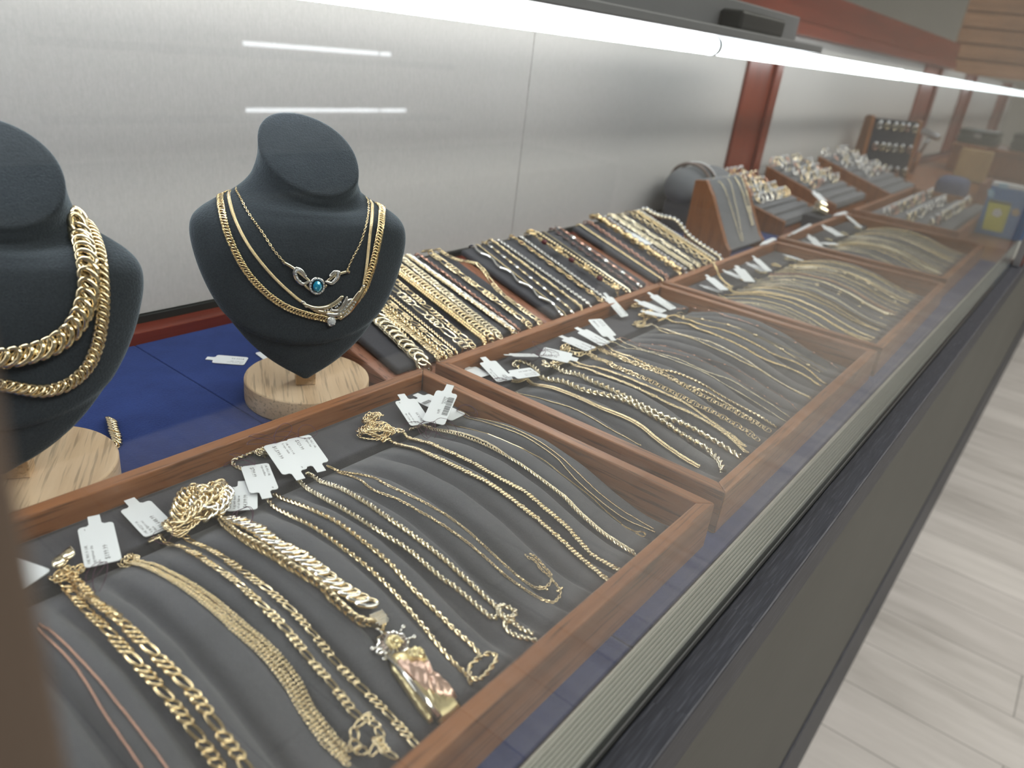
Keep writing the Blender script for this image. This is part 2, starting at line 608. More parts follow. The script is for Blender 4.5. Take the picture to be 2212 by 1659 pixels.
MB().box(-0.9, 0.4, 0.27, 0.3, 0.825, 0.843).box(-0.9, 0.4, 0.27, 0.3, 0.985, 1.003).build('light_rail', M['fixture'], ac)

# ------------------------------------------------------------------ pixel -> place


def ray(px, py):
    d = ROT.T @ np.array([(px - IMW / 2) / FPX, (py - IMH / 2) / FPX, 1.0])
    return d / np.linalg.norm(d)


def at_plane(px, py, ax, v):
    d = ray(px, py)
    return CAM + d * (v - CAM[ax]) / d[ax]


def catmull(P, k=8):
    P = np.asarray(P, float)
    if len(P) < 3:
        s = np.linspace(0, 1, k * 3)[:, None]
        return P[0] * (1 - s) + P[-1] * s
    Q = np.vstack([2 * P[0] - P[1], P, 2 * P[-1] - P[-2]])
    out = []
    for i in range(1, len(Q) - 2):
        a, b, c, d = Q[i - 1], Q[i], Q[i + 1], Q[i + 2]
        for t in np.linspace(0, 1, k, endpoint=False):
            out.append(0.5 * (2 * b + (c - a) * t + (2 * a - 5 * b + 4 * c - d) * t * t + (3 * b - a - 3 * c + d) * t ** 3))
    out.append(P[-1])
    return np.array(out)


# ------------------------------------------------------------------ trays
TRAYS = [(-0.029, 0.0365, -0.0055), (0.3606, 0.0351, 0.0024), (0.7461, 0.0347, 0.0158), (1.1530, 0.0455, 0.0054)]
PD = np.array([.0535, .0556, .072, .0966, .129, .161, .192, .211, .239])
PZ = np.array([.0150, .0160, .0213, .0274, .029, .0238, .0141, .0102, .0099])
_xd = np.linspace(.0535, .2395, 200)
_zd = np.interp(_xd, PD, PZ)
_k = np.hanning(25)
_zd = np.convolve(np.pad(_zd, 12, mode='reflect', reflect_type='odd'), _k / _k.sum(), 'valid')
BLOCK_Z = 0.0195


def pad_base(d):
    return np.where(np.asarray(d) < .0512, BLOCK_Z, np.interp(d, _xd, _zd))


def pad_z(u, d):
    ph = (np.asarray(u) / 0.0222) % 1.0 - .5
    g = 0.0006 * np.cos(2 * PI * ph + PI) - 0.0052 * np.exp(-(ph / .15) ** 2) + .0009
    s = np.clip((np.asarray(d) - .0535) / .03, 0, 1) * np.clip((.238 - np.asarray(d)) / .03, 0.35, 1)
    return np.where(np.asarray(d) < .0512, BLOCK_Z, np.interp(d, _xd, _zd) + g * s)


def to_tray(k, P):
    x, y, t = TRAYS[k]
    c, s = math.cos(t), math.sin(t)
    dx, dy = P[..., 0] - x, P[..., 1] - y
    return c * dx + s * dy, -(-s * dx + c * dy)


def from_tray(k, u, d, z):
    x, y, t = TRAYS[k]
    c, s = math.cos(t), math.sin(t)
    u, d = np.asarray(u, float), np.asarray(d, float)
    return np.stack([x + c * u + s * d, y + s * u - c * d, np.asarray(z, float) + 0 * u], -1)


def on_tray(k, px, py, edge=0.0105):
    """first point where the sight line through a photo pixel meets the pad of tray k"""
    d = ray(px, py)
    ts = np.linspace(0.2, 3.2, 6000)
    P = CAM + d * ts[:, None]
    u, dd = to_tray(k, P)
    below = (P[:, 2] < pad_base(dd)) & (dd > 0.0) & (dd < TRAY_D) & (P[:, 2] > 0) & (P[:, 2] < .034)
    i = np.argmax(below)
    if not below[i]:
        return None
    u_, d_ = u[i], dd[i]
    u_ = min(max(u_, edge), TRAY_W - edge)
    d_ = min(max(d_, edge), TRAY_D - edge - .001)
    return u_, d_


def tray_strand(k, px, lift, ends=None):
    """photo polyline -> points resting on the pad of tray k, with surface normals"""
    UD = [on_tray(k, *p) for p in catmull(px, 6)]
    UD = np.array([p for p in UD if p is not None])
    return ud_strand(k, UD, lift)


def ud_strand(k, UD, lift):
    UD = np.asarray(UD, float)
    u, d = UD[:, 0], UD[:, 1]
    z = np.maximum(pad_z(u, d), pad_base(d) - .0008)   # a chain spans the narrow grooves
    # chains bridge the slot and ride on the higher of near samples
    if len(z) > 6:
        zz = np.pad(z, 2, mode='edge')
        z = np.maximum(z, (zz[:-4] + zz[1:-3] + zz[2:-2] + zz[3:-1] + zz[4:]) / 5)
    h = 0.002
    gz = (pad_base(np.minimum(d + h, .239)) - pad_base(np.maximum(d - h, .0))) / (2 * h)
    gz = np.where((d > .045) & (d < .058), 0, np.clip(gz, -1, 1))
    gu = 0 * u
    x, y, t = TRAYS[k]
    c, s = math.cos(t), math.sin(t)
    nl = np.stack([-gu, gz, np.ones_like(u)], -1)           # local y = -d
    nl /= np.linalg.norm(nl, axis=1)[:, None]
    N = np.stack([c * nl[:, 0] - s * nl[:, 1], s * nl[:, 0] + c * nl[:, 1], nl[:, 2]], -1)
    return from_tray(k, u, d, z) + N * lift, N


def make_tray(label):
    x, y, t = TRAYS[0]
    root = empty('necklace_tray', (x, y, 0), t, label, 'tray', 'wooden necklace trays')
    W, D, H, r = TRAY_W, TRAY_D, TRAY_H, RIM
    g = 0.0002
    rails = [([(g, 0), (W - g, 0), (W - r - g, -r), (r + g, -r)][::-1], 'wood_x'),
             ([(g, -D), (W - g, -D), (W - r - g, -D + r), (r + g, -D + r)], 'wood_x'),
             ([(0, -g), (0, -D + g), (r, -D + r + g), (r, -r - g)], 'wood_y'),
             ([(W, -g), (W, -D + g), (W - r, -D + r + g), (W - r, -r - g)][::-1], 'wood_y')]
    for p, mm in rails:
        MB().prism(p, 0.0, H).build('rail', M[mm], root, 0.0009, 2)
    MB().box(r, W - r, -D + r, -r, 0.0005, 0.004).build('tray_bottom', M['wood_x'], root)
    MB().box(r + .0006, W - r - .0006, -.0492, -r - .0006, 0.0042, BLOCK_Z).build('back_pad', M['pad_dark'], root, 0.0022, 3, True)
    us = np.linspace(r + .0004, W - r - .0004, 420)
    ds = np.concatenate([[.0520, .0523, .0530], np.linspace(.0540, D - r - .0004, 70)])
    U, DD = np.meshgrid(us, ds, indexing='ij')
    Z = pad_z(U, np.maximum(DD, .0536))
    Z[:, 0] -= .0025
    Z[:, 1] -= .0010
    Z[:, 2] -= .0003
    n0, n1 = U.shape
    V = np.stack([U, -DD, Z], -1).reshape(-1, 3)
    idx = np.arange(n0 * n1).reshape(n0, n1)
    F = np.stack([idx[:-1, :-1], idx[:-1, 1:], idx[1:, 1:], idx[1:, :-1]], -1).reshape(-1, 4)
    b = V[idx[:, 0]].copy()
    b[:, 2] = .0042
    V2 = np.vstack([V, b])
    k0 = n0 * n1
    j = np.arange(n0 - 1)
    F2 = np.stack([idx[:-1, 0], idx[1:, 0], k0 + j + 1, k0 + j], -1)
    link('ribbed_pad', np_mesh('ribbed_pad', V2, [F, F2]), M['pad'], root)
    return root


def copy_tree(o, parent=None):
    c = o.copy()
    COL.objects.link(c)
    c.parent = parent
    for ch in list(o.children):
        copy_tree(ch, c)
    return c


TRAY_LABELS = ['nearest wooden necklace tray, holding the saint pendant chain',
               'second wooden necklace tray, holding the thick rope chain',
               'third wooden necklace tray, left of the ring wedges, full of fine chains',
               'farthest wooden necklace tray, beside the blue box']
tray0 = make_tray(TRAY_LABELS[0])
for k in range(1, 4):
    c = copy_tree(tray0)
    c.location = (TRAYS[k][0], TRAYS[k][1], 0)
    c.rotation_euler = (0, 0, TRAYS[k][2])
    c['label'] = TRAY_LABELS[k]

# ------------------------------------------------------------------ chain building


def resample(P, N, step):
    seg = np.linalg.norm(np.diff(P, axis=0), axis=1)
    s = np.concatenate([[0], np.cumsum(seg)])
    n = max(2, int(round(s[-1] / step)))
    q = (np.arange(n) + 0.5) * s[-1] / n
    p = np.stack([np.interp(q, s, P[:, i]) for i in range(3)], -1)
    nn = np.stack([np.interp(q, s, N[:, i]) for i in range(3)], -1)
    return p, nn, q


def frames(P, N):
    T = np.gradient(P, axis=0)
    T /= np.maximum(np.linalg.norm(T, axis=1)[:, None], 1e-12)
    N = N - (N * T).sum(1)[:, None] * T
    N /= np.maximum(np.linalg.norm(N, axis=1)[:, None], 1e-9)
    B = np.cross(N, T)
    return T, B, N


def spow(a, e):
    return np.sign(a) * np.abs(a) ** e


def ring_base(L, W, r, seg=12, rn=6, flat=1.0):
    """an oval link: long axis x, width y"""
    a = np.arange(seg) * 2 * PI / seg
    c = np.stack([L / 2 * spow(np.cos(a), .95), W / 2 * spow(np.sin(a), .95), 0 * a], -1)
    nx = np.stack([np.cos(a) * W, np.sin(a) * L, 0 * a], -1)
    nx /= np.linalg.norm(nx, axis=1)[:, None]
    b = np.arange(rn) * 2 * PI / rn + PI / rn
    V = c[:, None, :] + r * np.cos(b)[None, :, None] * nx[:, None, :] + (r * flat * np.sin(b))[None, :, None] * np.array([0, 0, 1.0])
    idx = np.arange(seg * rn).reshape(seg, rn)
    i2 = np.roll(idx, -1, 0)
    F = np.stack([idx, i2, np.roll(i2, -1, 1), np.roll(idx, -1, 1)], -1).reshape(-1, 4)
    return V.reshape(-1, 3), F


def ball_base(r, sx=1.0, sy=1.0, sz=1.0, u=8, v=5):
    V, F = [], []
    for j in range(v + 1):
        th = PI * j / v
        for i in range(u):
            ph = 2 * PI * i / u
            V.append((r * sx * math.sin(th) * math.cos(ph), r * sy * math.sin(th) * math.sin(ph), r * sz * math.cos(th)))
    for j in range(v):
        for i in range(u):
            F.append((j * u + i, (j + 1) * u + i, (j + 1) * u + (i + 1) % u, j * u + (i + 1) % u))
    return np.array(V), np.array(F)


def box_base(lx, ly, lz):
    V = np.array([(x, y, z) for x in (-lx / 2, lx / 2) for y in (-ly / 2, ly / 2) for z in (-lz / 2, lz / 2)])
    F = np.array([(0, 1, 3, 2), (4, 6, 7, 5), (0, 4, 5, 1), (2, 3, 7, 6), (0, 2, 6, 4), (1, 5, 7, 3)])
    return V, F


def rotx(V, a):
    c, s = math.cos(a), math.sin(a)
    return np.stack([V[:, 0], c * V[:, 1] - s * V[:, 2], s * V[:, 1] + c * V[:, 2]], -1)


def rotz(V, a):
    c, s = math.cos(a), math.sin(a)
    return np.stack([c * V[:, 0] - s * V[:, 1], s * V[:, 0] + c * V[:, 1], V[:, 2]], -1)


class Geo:
    def __init__(self):
        self.V, self.F, self.I, self.n = [], [], [], 0

    def add(self, V, F, mi=0):
        self.V.append(V)
        self.F.append(F + self.n)
        self.I.append(np.full(len(F), mi) if np.isscalar(mi) else np.asarray(mi))
        self.n += len(V)

    def inst(self, base, pos, T, B, N, mi=0):
        V, F = base
        if len(pos) > 3 and len(V) > 20:      # every link lies a little differently
            rr = np.random.RandomState(len(pos))
            N = N + T * rr.normal(0, .07, (len(pos), 1)) + B * rr.normal(0, .09, (len(pos), 1))
            N = N / np.linalg.norm(N, axis=1)[:, None]
            B = np.cross(N, T)
            B = B / np.linalg.norm(B, axis=1)[:, None]
            T = np.cross(B, N)
        W = pos[:, None, :] + V[None, :, 0:1] * T[:, None, :] + V[None, :, 1:2] * B[:, None, :] + V[None, :, 2:3] * N[:, None, :]
        FF = F[None] + (np.arange(len(pos)) * len(V))[:, None, None]
        m_ = np.full(len(F), mi) if np.isscalar(mi) else np.asarray(mi)
        self.add(W.reshape(-1, 3), FF.reshape(-1, F.shape[1]), np.tile(m_, len(pos)))

    def sweep(self, P, T, B, N, rad, m_=10, mi=0, sy=1.0, sz=1.0):
        """rad(theta[None], s_index[:,None]) -> radius"""
        th = np.arange(m_) * 2 * PI / m_
        n = len(P)
        R_ = rad(th[None, :], np.arange(n)[:, None])
        V = P[:, None, :] + (R_ * np.cos(th) * sy)[..., None] * B[:, None, :] + (R_ * np.sin(th) * sz)[..., None] * N[:, None, :]
        idx = np.arange(n * m_).reshape(n, m_)
        j = np.roll(idx, -1, 1)
        F = np.stack([idx[:-1], idx[1:], j[1:], j[:-1]], -1).reshape(-1, 4)
        self.add(V.reshape(-1, 3), F, mi)

    def build(self, name, mats, parent=None, smooth=True):
        V = np.vstack(self.V)
        o0 = V[0].copy() if parent is None else np.zeros(3)
        by = {}
        for f, i in zip(self.F, self.I):
            by.setdefault(f.shape[1], []).append((f, i))
        F = [np.vstack([a for a, _ in v]) for v in by.values()]
        I = np.concatenate([np.concatenate([b for _, b in v]) for v in by.values()])
        o = link(name, np_mesh(name, V - o0, F, I, smooth), mats, parent)
        o.location = o0
        return o


def white_top(base, lim=0.35):
    V, F = base
    z = V[F].mean(1)[:, 2]
    return (z > lim * z.max()).astype(int)


def lay(g, P, N, kind, w, lod=1.0, mi=0, phase=0):
    """lay links of one kind and width w along the path"""
    sg, rn = (12, 6) if lod >= 1 else ((9, 5) if lod >= .6 else (7, 4))

    def pf(step):
        p, n, q = resample(P, N, step)
        return (p, *frames(p, n))

    if kind == 'flatcurb':
        L = 1.25 * w
        b = ring_base(L, w * .86, .155 * w, sg, rn, .75)
        b = (rotz(rotx(b[0], -.20), .66), b[1])
        p, T, B, N_ = pf(L * .42)
        g.inst(b, p, T, B, N_, mi)
    elif kind in ('curb', 'cuban', 'curb_white', 'iced'):
        fat = kind in ('cuban', 'iced')
        L, r = (1.30 * w, .165 * w) if fat else (1.42 * w, (.165 if kind == 'curb_white' else .145) * w)
        b = ring_base(L, w * .80, r, sg, rn, 1.1)
        V = rotz(rotx(b[0], -0.58 if fat else -.24 if kind == 'curb_white' else -0.46), 0.58)
        b = (V, b[1])
        m_ = white_top(b, .52) if kind == 'curb_white' else mi
        p, T, B, N_ = pf(L * (.47 if fat else .50 if w > .0034 else .62))
        g.inst(b, p, T, B, N_, m_)
        if kind == 'iced':
            p, T, B, N_ = pf(w * .30)
            a = np.arange(len(p)) % 3 - 1
            p = p + B * (a * w * .24)[:, None] + N_ * w * .30
            g.inst(ball_base(w * .055, u=5, v=3), p, T, B, N_, 1)
    elif kind in ('figaro', 'figaro_long'):
        ls, ll = 1.15 * w, 2.2 * w if kind == 'figaro' else 2.7 * w
        unit = 3 * ls * .62 + ll * .80
        seg = np.linalg.norm(np.diff(P, axis=0), axis=1).sum()
        nu = max(1, int(seg / unit))
        p, T, B, N_ = pf(seg / (nu * 40))
        k = np.arange(nu)
        offs = np.array([.5 * ls * .62, 1.5 * ls * .62, 2.5 * ls * .62, 3 * ls * .62 + ll * .40]) / unit * 40
        for j, o_ in enumerate(offs):
            ii = np.clip((k * 40 + o_).astype(int), 0, len(p) - 1)
            b = ring_base(ll if j == 3 else ls * 1.12, w * (.74 if j == 3 else .80), .135 * w, sg, rn)
            b = (rotz(rotx(b[0], -.28 if j == 3 else -.34), .10 if j == 3 else .45), b[1])
            g.inst(b, p[ii], T[ii], B[ii], N_[ii], mi)
    elif kind in ('cable', 'cable_wide'):
        L = 1.5 * w
        p, T, B, N_ = pf(L * .66)
        b = ring_base(L, w * .8, .14 * w, sg, rn)
        for a in (0, 1):
            g.inst((rotx(b[0], .35 + a * 1.25), b[1]), p[a::2], T[a::2], B[a::2], N_[a::2], mi)
    elif kind == 'anchor':
        L = 1.45 * w
        p, T, B, N_ = pf(L * .82)
        b = ring_base(L, w * .86, .095 * w, 14, rn)
        bar = box_base(.13 * w, w * .84, .12 * w)
        for a in (0, 1):
            for bb in (b, bar):
                g.inst((rotx(bb[0], .15 + a * .3), bb[1]), p[a::2], T[a::2], B[a::2], N_[a::2], mi)
        b2 = ring_base(.5 * w, w * .34, .075 * w, 8, 4)
        q_ = (p[1:] + p[:-1]) / 2
        g.inst((rotx(b2[0], 1.2), b2[1]), q_, T[1:], B[1:], N_[1:], mi)
    elif kind in ('rope', 'rope_white', 'rope_loose'):
        st = w * (.15 if lod >= 1 else .24)
        p, T, B, N_ = pf(st)
        pit = w * (2.3 if kind != 'rope_loose' else 3.2)
        for ph in (0, PI):
            def rad(th, i, ph=ph):
                return w * .265 * (1 + .20 * np.sin(2 * PI * i * st / (w * .5) + 3 * th)) + 0 * th
            an = 2 * PI * np.arange(len(p)) * st / pit + ph
            c_ = p + B * (np.cos(an) * w * .26)[:, None] + N_ * (np.sin(an) * w * .26)[:, None]
            g.sweep(c_, T, B, N_, rad, 8, mi)
        if kind == 'rope_white':
            p, T, B, N_ = pf(w * .9)
            g.inst(ball_base(w * .16, u=5, v=3), p + N_ * w * .40, T, B, N_, 1)
    elif kind in ('wheat', 'franco'):
        p, T, B, N_ = pf(w * .5)
        g.sweep(p, T, B, N_, lambda th, i: w * .30 + 0 * th + 0 * i, 8, mi, 1.15, .8)
        p, T, B, N_ = pf(w * .27 if kind == 'wheat' else w * .36)
        le = ball_base(w * .23, 1.55, .62, .62, 7 if lod >= 1 else 6, 4)
        cols = ((-.36, -.02, .5), (-.13, .20, -.5), (.13, .20, .5), (.36, -.02, -.5)) if kind == 'wheat' else ((-.21, .16, .62), (.21, .16, -.62))
        for x_, z_, a_ in cols:
            g.inst((rotz(le[0] * (1 if kind == 'wheat' else 1.25), a_), le[1]), p + B * (x_ * w) + N_ * (z_ * w), T, B, N_, mi)
    elif kind == 'popcorn':
        st = w * (.13 if lod >= 1 else .22)
        p, T, B, N_ = pf(st)
        lam = w * (.62 if kind == 'wheat' else .75)

        def rad(th, i):
            v = np.abs(((th / PI * 2) % 2) - 1)
            if kind == 'popcorn':
                return w * .5 * (.80 + .22 * np.sin(2 * PI * i * st / (w * .5) + 2 * th) * np.cos(3 * th))
            return w * .5 * (.72 + .28 * np.cos(2 * PI * i * st / lam + 3.2 * v))
        g.sweep(p, T, B, N_, rad, 16 if lod >= 1 else 10, mi, 1.0, .85)
    elif kind in ('snake', 'herring'):
        st = w * .22
        p, T, B, N_ = pf(st)
        g.sweep(p, T, B, N_, lambda th, i: w * .5 * (.93 + .07 * np.cos(i * 2.1)) + 0 * th, 8, mi, 1.0, .55)
    elif kind == 'box':
        p, T, B, N_ = pf(w * 1.02)
        b = box_base(w * .86, w * .8, w * .8)
        g.inst(b, p, T, B, N_, mi)
        g.sweep(p, T, B, N_, lambda th, i: w * .25 + 0 * th + 0 * i, 5, mi)
    elif kind == 'bead':
        p, T, B, N_ = pf(w * 1.05)
        g.inst(ball_base(w * .5, u=8, v=5), p, T, B, N_, mi)
    elif kind == 'fine_bead':
        p, T, B, N_ = pf(w * .5)
        g.sweep(p, T, B, N_, lambda th, i: w * .16 + 0 * th + 0 * i, 5, mi)
        p, T, B, N_ = pf(w * 11)
        g.inst(ball_base(w * .6, 1.5, u=8, v=5), p, T, B, N_, mi)
    elif kind == 'station':
        lay(g, P, N, 'cable', w, lod, mi)
        p, T, B, N_ = pf(w * 9)
        for k in (-1, 1):
            g.inst(ball_base(w * .62, 1.5, .9, .7, u=7, v=4), p + T * (w * .95 * k), T, B, N_, mi)
    elif kind == 'wave':
        p, T, B, N_ = pf(w * .25)
        s = np.arange(len(p)) * w * .25
        c_ = p + B * (np.sin(s / w * 1.35) * w * .42)[:, None]
        T2, B2, N2 = frames(c_, N_)
        g.sweep(c_, T2, B2, N2, lambda th, i: w * .30 * (.85 + .25 * np.cos(i * .34)) + 0 * th, 8, mi, 1.0, .7)
    elif kind == 'nugget':
        lay(g, P, N, 'cable', w * .5, lod, mi)
        p, T, B, N_ = pf(w * .42)
        rr = np.random.RandomState(3)
        for k in range(4):
            j = np.arange(k, len(p), 4)
            off = (rr.rand(len(j), 1) - .5) * w * .55
            g.inst(ball_base(w * (.22 + .04 * k), 1.2, 1, .8, u=6, v=4), p[j] + B[j] * off + N_[j] * w * .1, T[j], B[j], N_[j], mi)
    elif kind == 'tennis':
        p, T, B, N_ = pf(w * .95)
        g.inst(box_base(w * .85, w * .9, w * .5), p, T, B, N_, mi)
        g.inst(ball_base(w * .36, u=6, v=4), p + N_ * w * .22, T, B, N_, 1)
    elif kind == 'stone_link':
        lay(g, P, N, 'cable', w * .45, lod, mi)
        p, T, B, N_ = pf(w * 2.4)
        g.inst(ring_base(w * 1.3, w * .9, w * .13, sg, rn), p, T, B, N_, mi)
        g.inst(ball_base(w * .36, 1.3, .9, .6, u=7, v=4), p, T, B, N_, 1)
    elif kind == 'duo_link':
        lay(g, P, N, 'cable', w * .4, lod, mi)
        p, T, B, N_ = pf(w * 2.1)
        g.inst(ball_base(w * .45, 1.9, .9, .5, u=8, v=5), p[0::2], T[0::2], B[0::2], N_[0::2], 1)
        g.inst(ball_base(w * .45, 1.9, .9, .5, u=8, v=5), p[1::2], T[1::2], B[1::2], N_[1::2], mi)
    elif kind == 'coin':
        lay(g, P, N, 'cable', w * .28, lod, mi)
        p, T, B, N_ = pf(w * 1.55)
        c_ = ball_base(w * .5, 1, 1, .16, u=14, v=4)
        g.inst(c_, p[0::2] + N_[0::2] * w * .12, T[0::2], B[0::2], N_[0::2], mi)
        g.inst(ring_base(w * .62, w * .62, w * .045, 12, 4), p[0::2] + N_[0::2] * w * .19, T[0::2], B[0::2], N_[0::2], mi)
        g.inst(ball_base(w * .27, 1.2, 1, .8, u=7, v=5), p[1::2], T[1::2], B[1::2], N_[1::2], 1)


def heap_path(c, rx, ry, rz, loops, seed, axis=0.0):
    """a tangled closed path filling a low mound"""
    rr = np.random.RandomState(seed)
    n = loops * 5
    a = np.cumsum(rr.uniform(.9, 1.6, n))
    rad = rr.uniform(.35, 1.0, n)
    z = rr.uniform(0, 1, n) * (1 - .6 * rad ** 2)
    x, y = rx * rad * np.cos(a), ry * rad * np.sin(a)
    ca, sa = math.cos(axis), math.sin(axis)
    P = np.stack([c[0] + ca * x - sa * y, c[1] + sa * x + ca * y, c[2] + rz * z], -1)
    P = catmull(P, 10)
    return P, np.tile([0.15, -0.2, 1.0], (len(P), 1))


def lobster(g, p, T, N, L, mi=0):
    """clasp: tapered body, ring and thumb lever"""
    T = np.asarray(T, float)
    T = T / np.linalg.norm(T)
    N = np.asarray(N, float)
    N = N - (N @ T) * T
    N /= np.linalg.norm(N)
    B = np.cross(N, T)
    p = np.asarray(p, float)

    def one(b, off):
        g.inst(b, (p + T * off[0] + B * off[1] + N * off[2])[None], T[None], B[None], N[None], mi)
    one(ring_base(L * .75, L * .42, L * .085, 14, 8), (0, 0, 0))
    one(ball_base(L * .17, 1.5, .9, .8, u=10, v=7), (L * .28, 0, 0))
    one(ring_base(L * .30, L * .30, L * .05, 10, 6), (L * .60, 0, 0))
    one(ball_base(L * .09, 1, 1.6, 1, u=8, v=5), (-.05 * L, L * .26, 0))


def chain_thing(name, label, cat, group, strands, mats, clasp=None, parent=None):
    """strands: list of (P, N, kind, width[, lod[, mi]]) -> one mesh"""
    g = Geo()
    for s in strands:
        P, N, kind, w_ = s[:4]
        lay(g, P, N, kind, w_, s[4] if len(s) > 4 else 1.0, s[5] if len(s) > 5 else 0)
    o = g.build(name, mats, parent)
    if parent is None:
        tag(o, label, cat, group)
    if clasp is not None:
        gc = Geo()
        p, T, N, L = clasp
        lobster(gc, np.asarray(p, float) - np.array(o.location), T, N, L)
        c = gc.build('clasp', mats[0], o)
    return o


def stone_top(k, px, lift=0.0):
    u, d = on_tray(k, *px)
    P, N = ud_strand(k, [(u, d)] * 2, lift)
    return P[0], N[0]

# ------------------------------------------------------------------ price tags
TAG_L, TAG_W = 0.0365, 0.0160


def rounded(x0, x1, y0, y1, r, k=4):
    P = []
    for cx_, cy_, a0 in ((x1 - r, y0 + r, -90), (x1 - r, y1 - r, 0), (x0 + r, y1 - r, 90), (x0 + r, y0 + r, 180)):
        for i in range(k + 1):
            a = math.radians(a0 + 90 * i / k)
            P.append((cx_ + r * math.cos(a), cy_ + r * math.sin(a)))
    return P


def card_outline(L, W):
    tl, tw = L * .20, W * .36
    b = L - tl
    P = rounded(0, b, -W / 2, W / 2, .0020)
    # splice the tab into the tab-side edge
    i = next(j for j, p in enumerate(P) if abs(p[0] - b) < 1e-9 and p[1] >= -W / 2 + .0019)
    tab = [(b - .0001, -tw / 2 - .0012), (b + .0010, -tw / 2), (b + tl, -tw / 2 * .96), (b + tl, tw / 2 * .96), (b + .0010, tw / 2), (b - .0001, tw / 2 + .0012)]
    return P[:i + 1] + tab + P[i + 1:]


def text_mesh(lines):
    """lines: (string, size, x, y, align, rotation) -> one mesh in tag coordinates"""
    V, F, n = [], [], 0
    for (s, size, x, y, rot) in lines:
        cu = bpy.data.curves.new('lettering', 'FONT')
        cu.body = s
        cu.size = size
        cu.resolution_u = 1
        cu.extrude = 0.0
        o = bpy.data.objects.new('lettering', cu)
        COL.objects.link(o)
        dg = bpy.context.evaluated_depsgraph_get()
        me = bpy.data.meshes.new_from_object(o.evaluated_get(dg))
        c, sn = math.cos(rot), math.sin(rot)
        for v in me.vertices:
            V.append((x + c * v.co.x - sn * v.co.y, y + sn * v.co.x + c * v.co.y, 0.0))
        for p in me.polygons:
            F.append([n + i for i in p.vertices])
        n += len(me.vertices)
        bpy.data.objects.remove(o)
        bpy.data.curves.remove(cu)
        bpy.data.meshes.remove(me)
    return V, F


def tube_mesh(P, r, m_=5):
    g = Geo()
    P = np.asarray(P, float)
    T, B, N = frames(P, np.tile([0.1, 0.2, 1.0], (len(P), 1)))
    g.sweep(P, T, B, N, lambda th, i: r + 0 * th + 0 * i, m_)
    return g


def price_tag(label, group, tab, end, lines=(), z=0.0225, side='front', bars=None, thread=None, L=TAG_L, W=TAG_W, zmax=0.03, roll=0.0):
    near_tab = tab[1] > end[1]
    nr, fr = (tab, end) if near_tab else (end, tab)
    Pn = at_plane(*nr, 2, z)
    best = at_plane(*fr, 2, z)
    for zz in np.linspace(z, z + zmax, 60):
        best = at_plane(*fr, 2, zz)
        if np.linalg.norm(best - Pn) <= L:
            break
    A, E = (Pn, best) if near_tab else (best, Pn)
    X = A - E
    LL = np.linalg.norm(X)
    X = X / LL
    Zv = np.array([0, 0, 1.0]) - X[2] * X
    Zv /= np.linalg.norm(Zv)
    Yv = np.cross(Zv, X)
    c, s = math.cos(roll), math.sin(roll)
    Yv, Zv = c * Yv + s * Zv, c * Zv - s * Yv
    mb = MB()
    mb.prism(card_outline(LL, W), 0.0, 0.00035)
    o = mb.build('price_tag', M['card'])
    mw = Matrix.Identity(4)
    for r in range(3):
        mw[r][0], mw[r][1], mw[r][2], mw[r][3] = X[r], Yv[r], Zv[r], E[r]
    o.matrix_world = mw
    tag(o, label, 'price tag', group)
    f = LL / 0.0365
    if lines or bars:
        V, F = [], []
        if lines:
            V, F = text_mesh([(t_, s_, x_ * f, y_, r_) for (t_, s_, x_, y_, r_) in lines])
        if bars:
            bx, by, bl, bh, vert = bars
            rr = random.Random(7)
            a = 0.0
            while a < bl:
                t_ = rr.choice((.00012, .00022, .00034))
                k = len(V)
                if vert:
                    V += [(bx + a, by, 0), (bx + a + t_, by, 0), (bx + a + t_, by + bh, 0), (bx + a, by + bh, 0)]
                else:
                    V += [(bx, by + a, 0), (bx + bh, by + a, 0), (bx + bh, by + a + t_, 0), (bx, by + a + t_, 0)]
                F.append([k, k + 1, k + 2, k + 3])
                a += t_ + rr.choice((.00014, .00022, .0003))
        me = bpy.data.meshes.new('print')
        me.from_pydata(V, [], F)
        p_ = link('print', me, M['ink'], o)
        p_.location = (0, 0, 0.00040)
    if thread is not None:
        loops, seed = thread
        rr = np.random.RandomState(seed)
        base = np.array([LL * .02, 0, .0008])
        for q_ in range(loops):
            th = PI + rr.uniform(-1.5, 1.5)
            ra, rb_ = rr.uniform(.006, .011), rr.uniform(.003, .006)
            a = np.linspace(0, 2 * PI, 9)
            ex = np.array([math.cos(th), math.sin(th), 0])
            ey = np.array([-math.sin(th), math.cos(th), 0.35])
            C_ = [base + ex * ra * (1 - math.cos(t_)) * 1.0 + ey * rb_ * math.sin(t_) + np.array([0, 0, abs(math.sin(t_)) * .0022]) for t_ in a]
            tube_mesh(catmull(C_, 6), .00017, 4).build('thread', [M['thread']], o)
    return o


def std_lines(l1, l2, l3, price, y0=.0052):
    """small print from the long edge inwards, price in larger type"""
    out = []
    y = y0
    for t_ in (l1, l2, l3):
        if t_:
            out.append((t_, .00205, .0020, y, 0))
        y -= .0022
    out.append((price, .0032, .0026, y - .0018, 0))
    return out


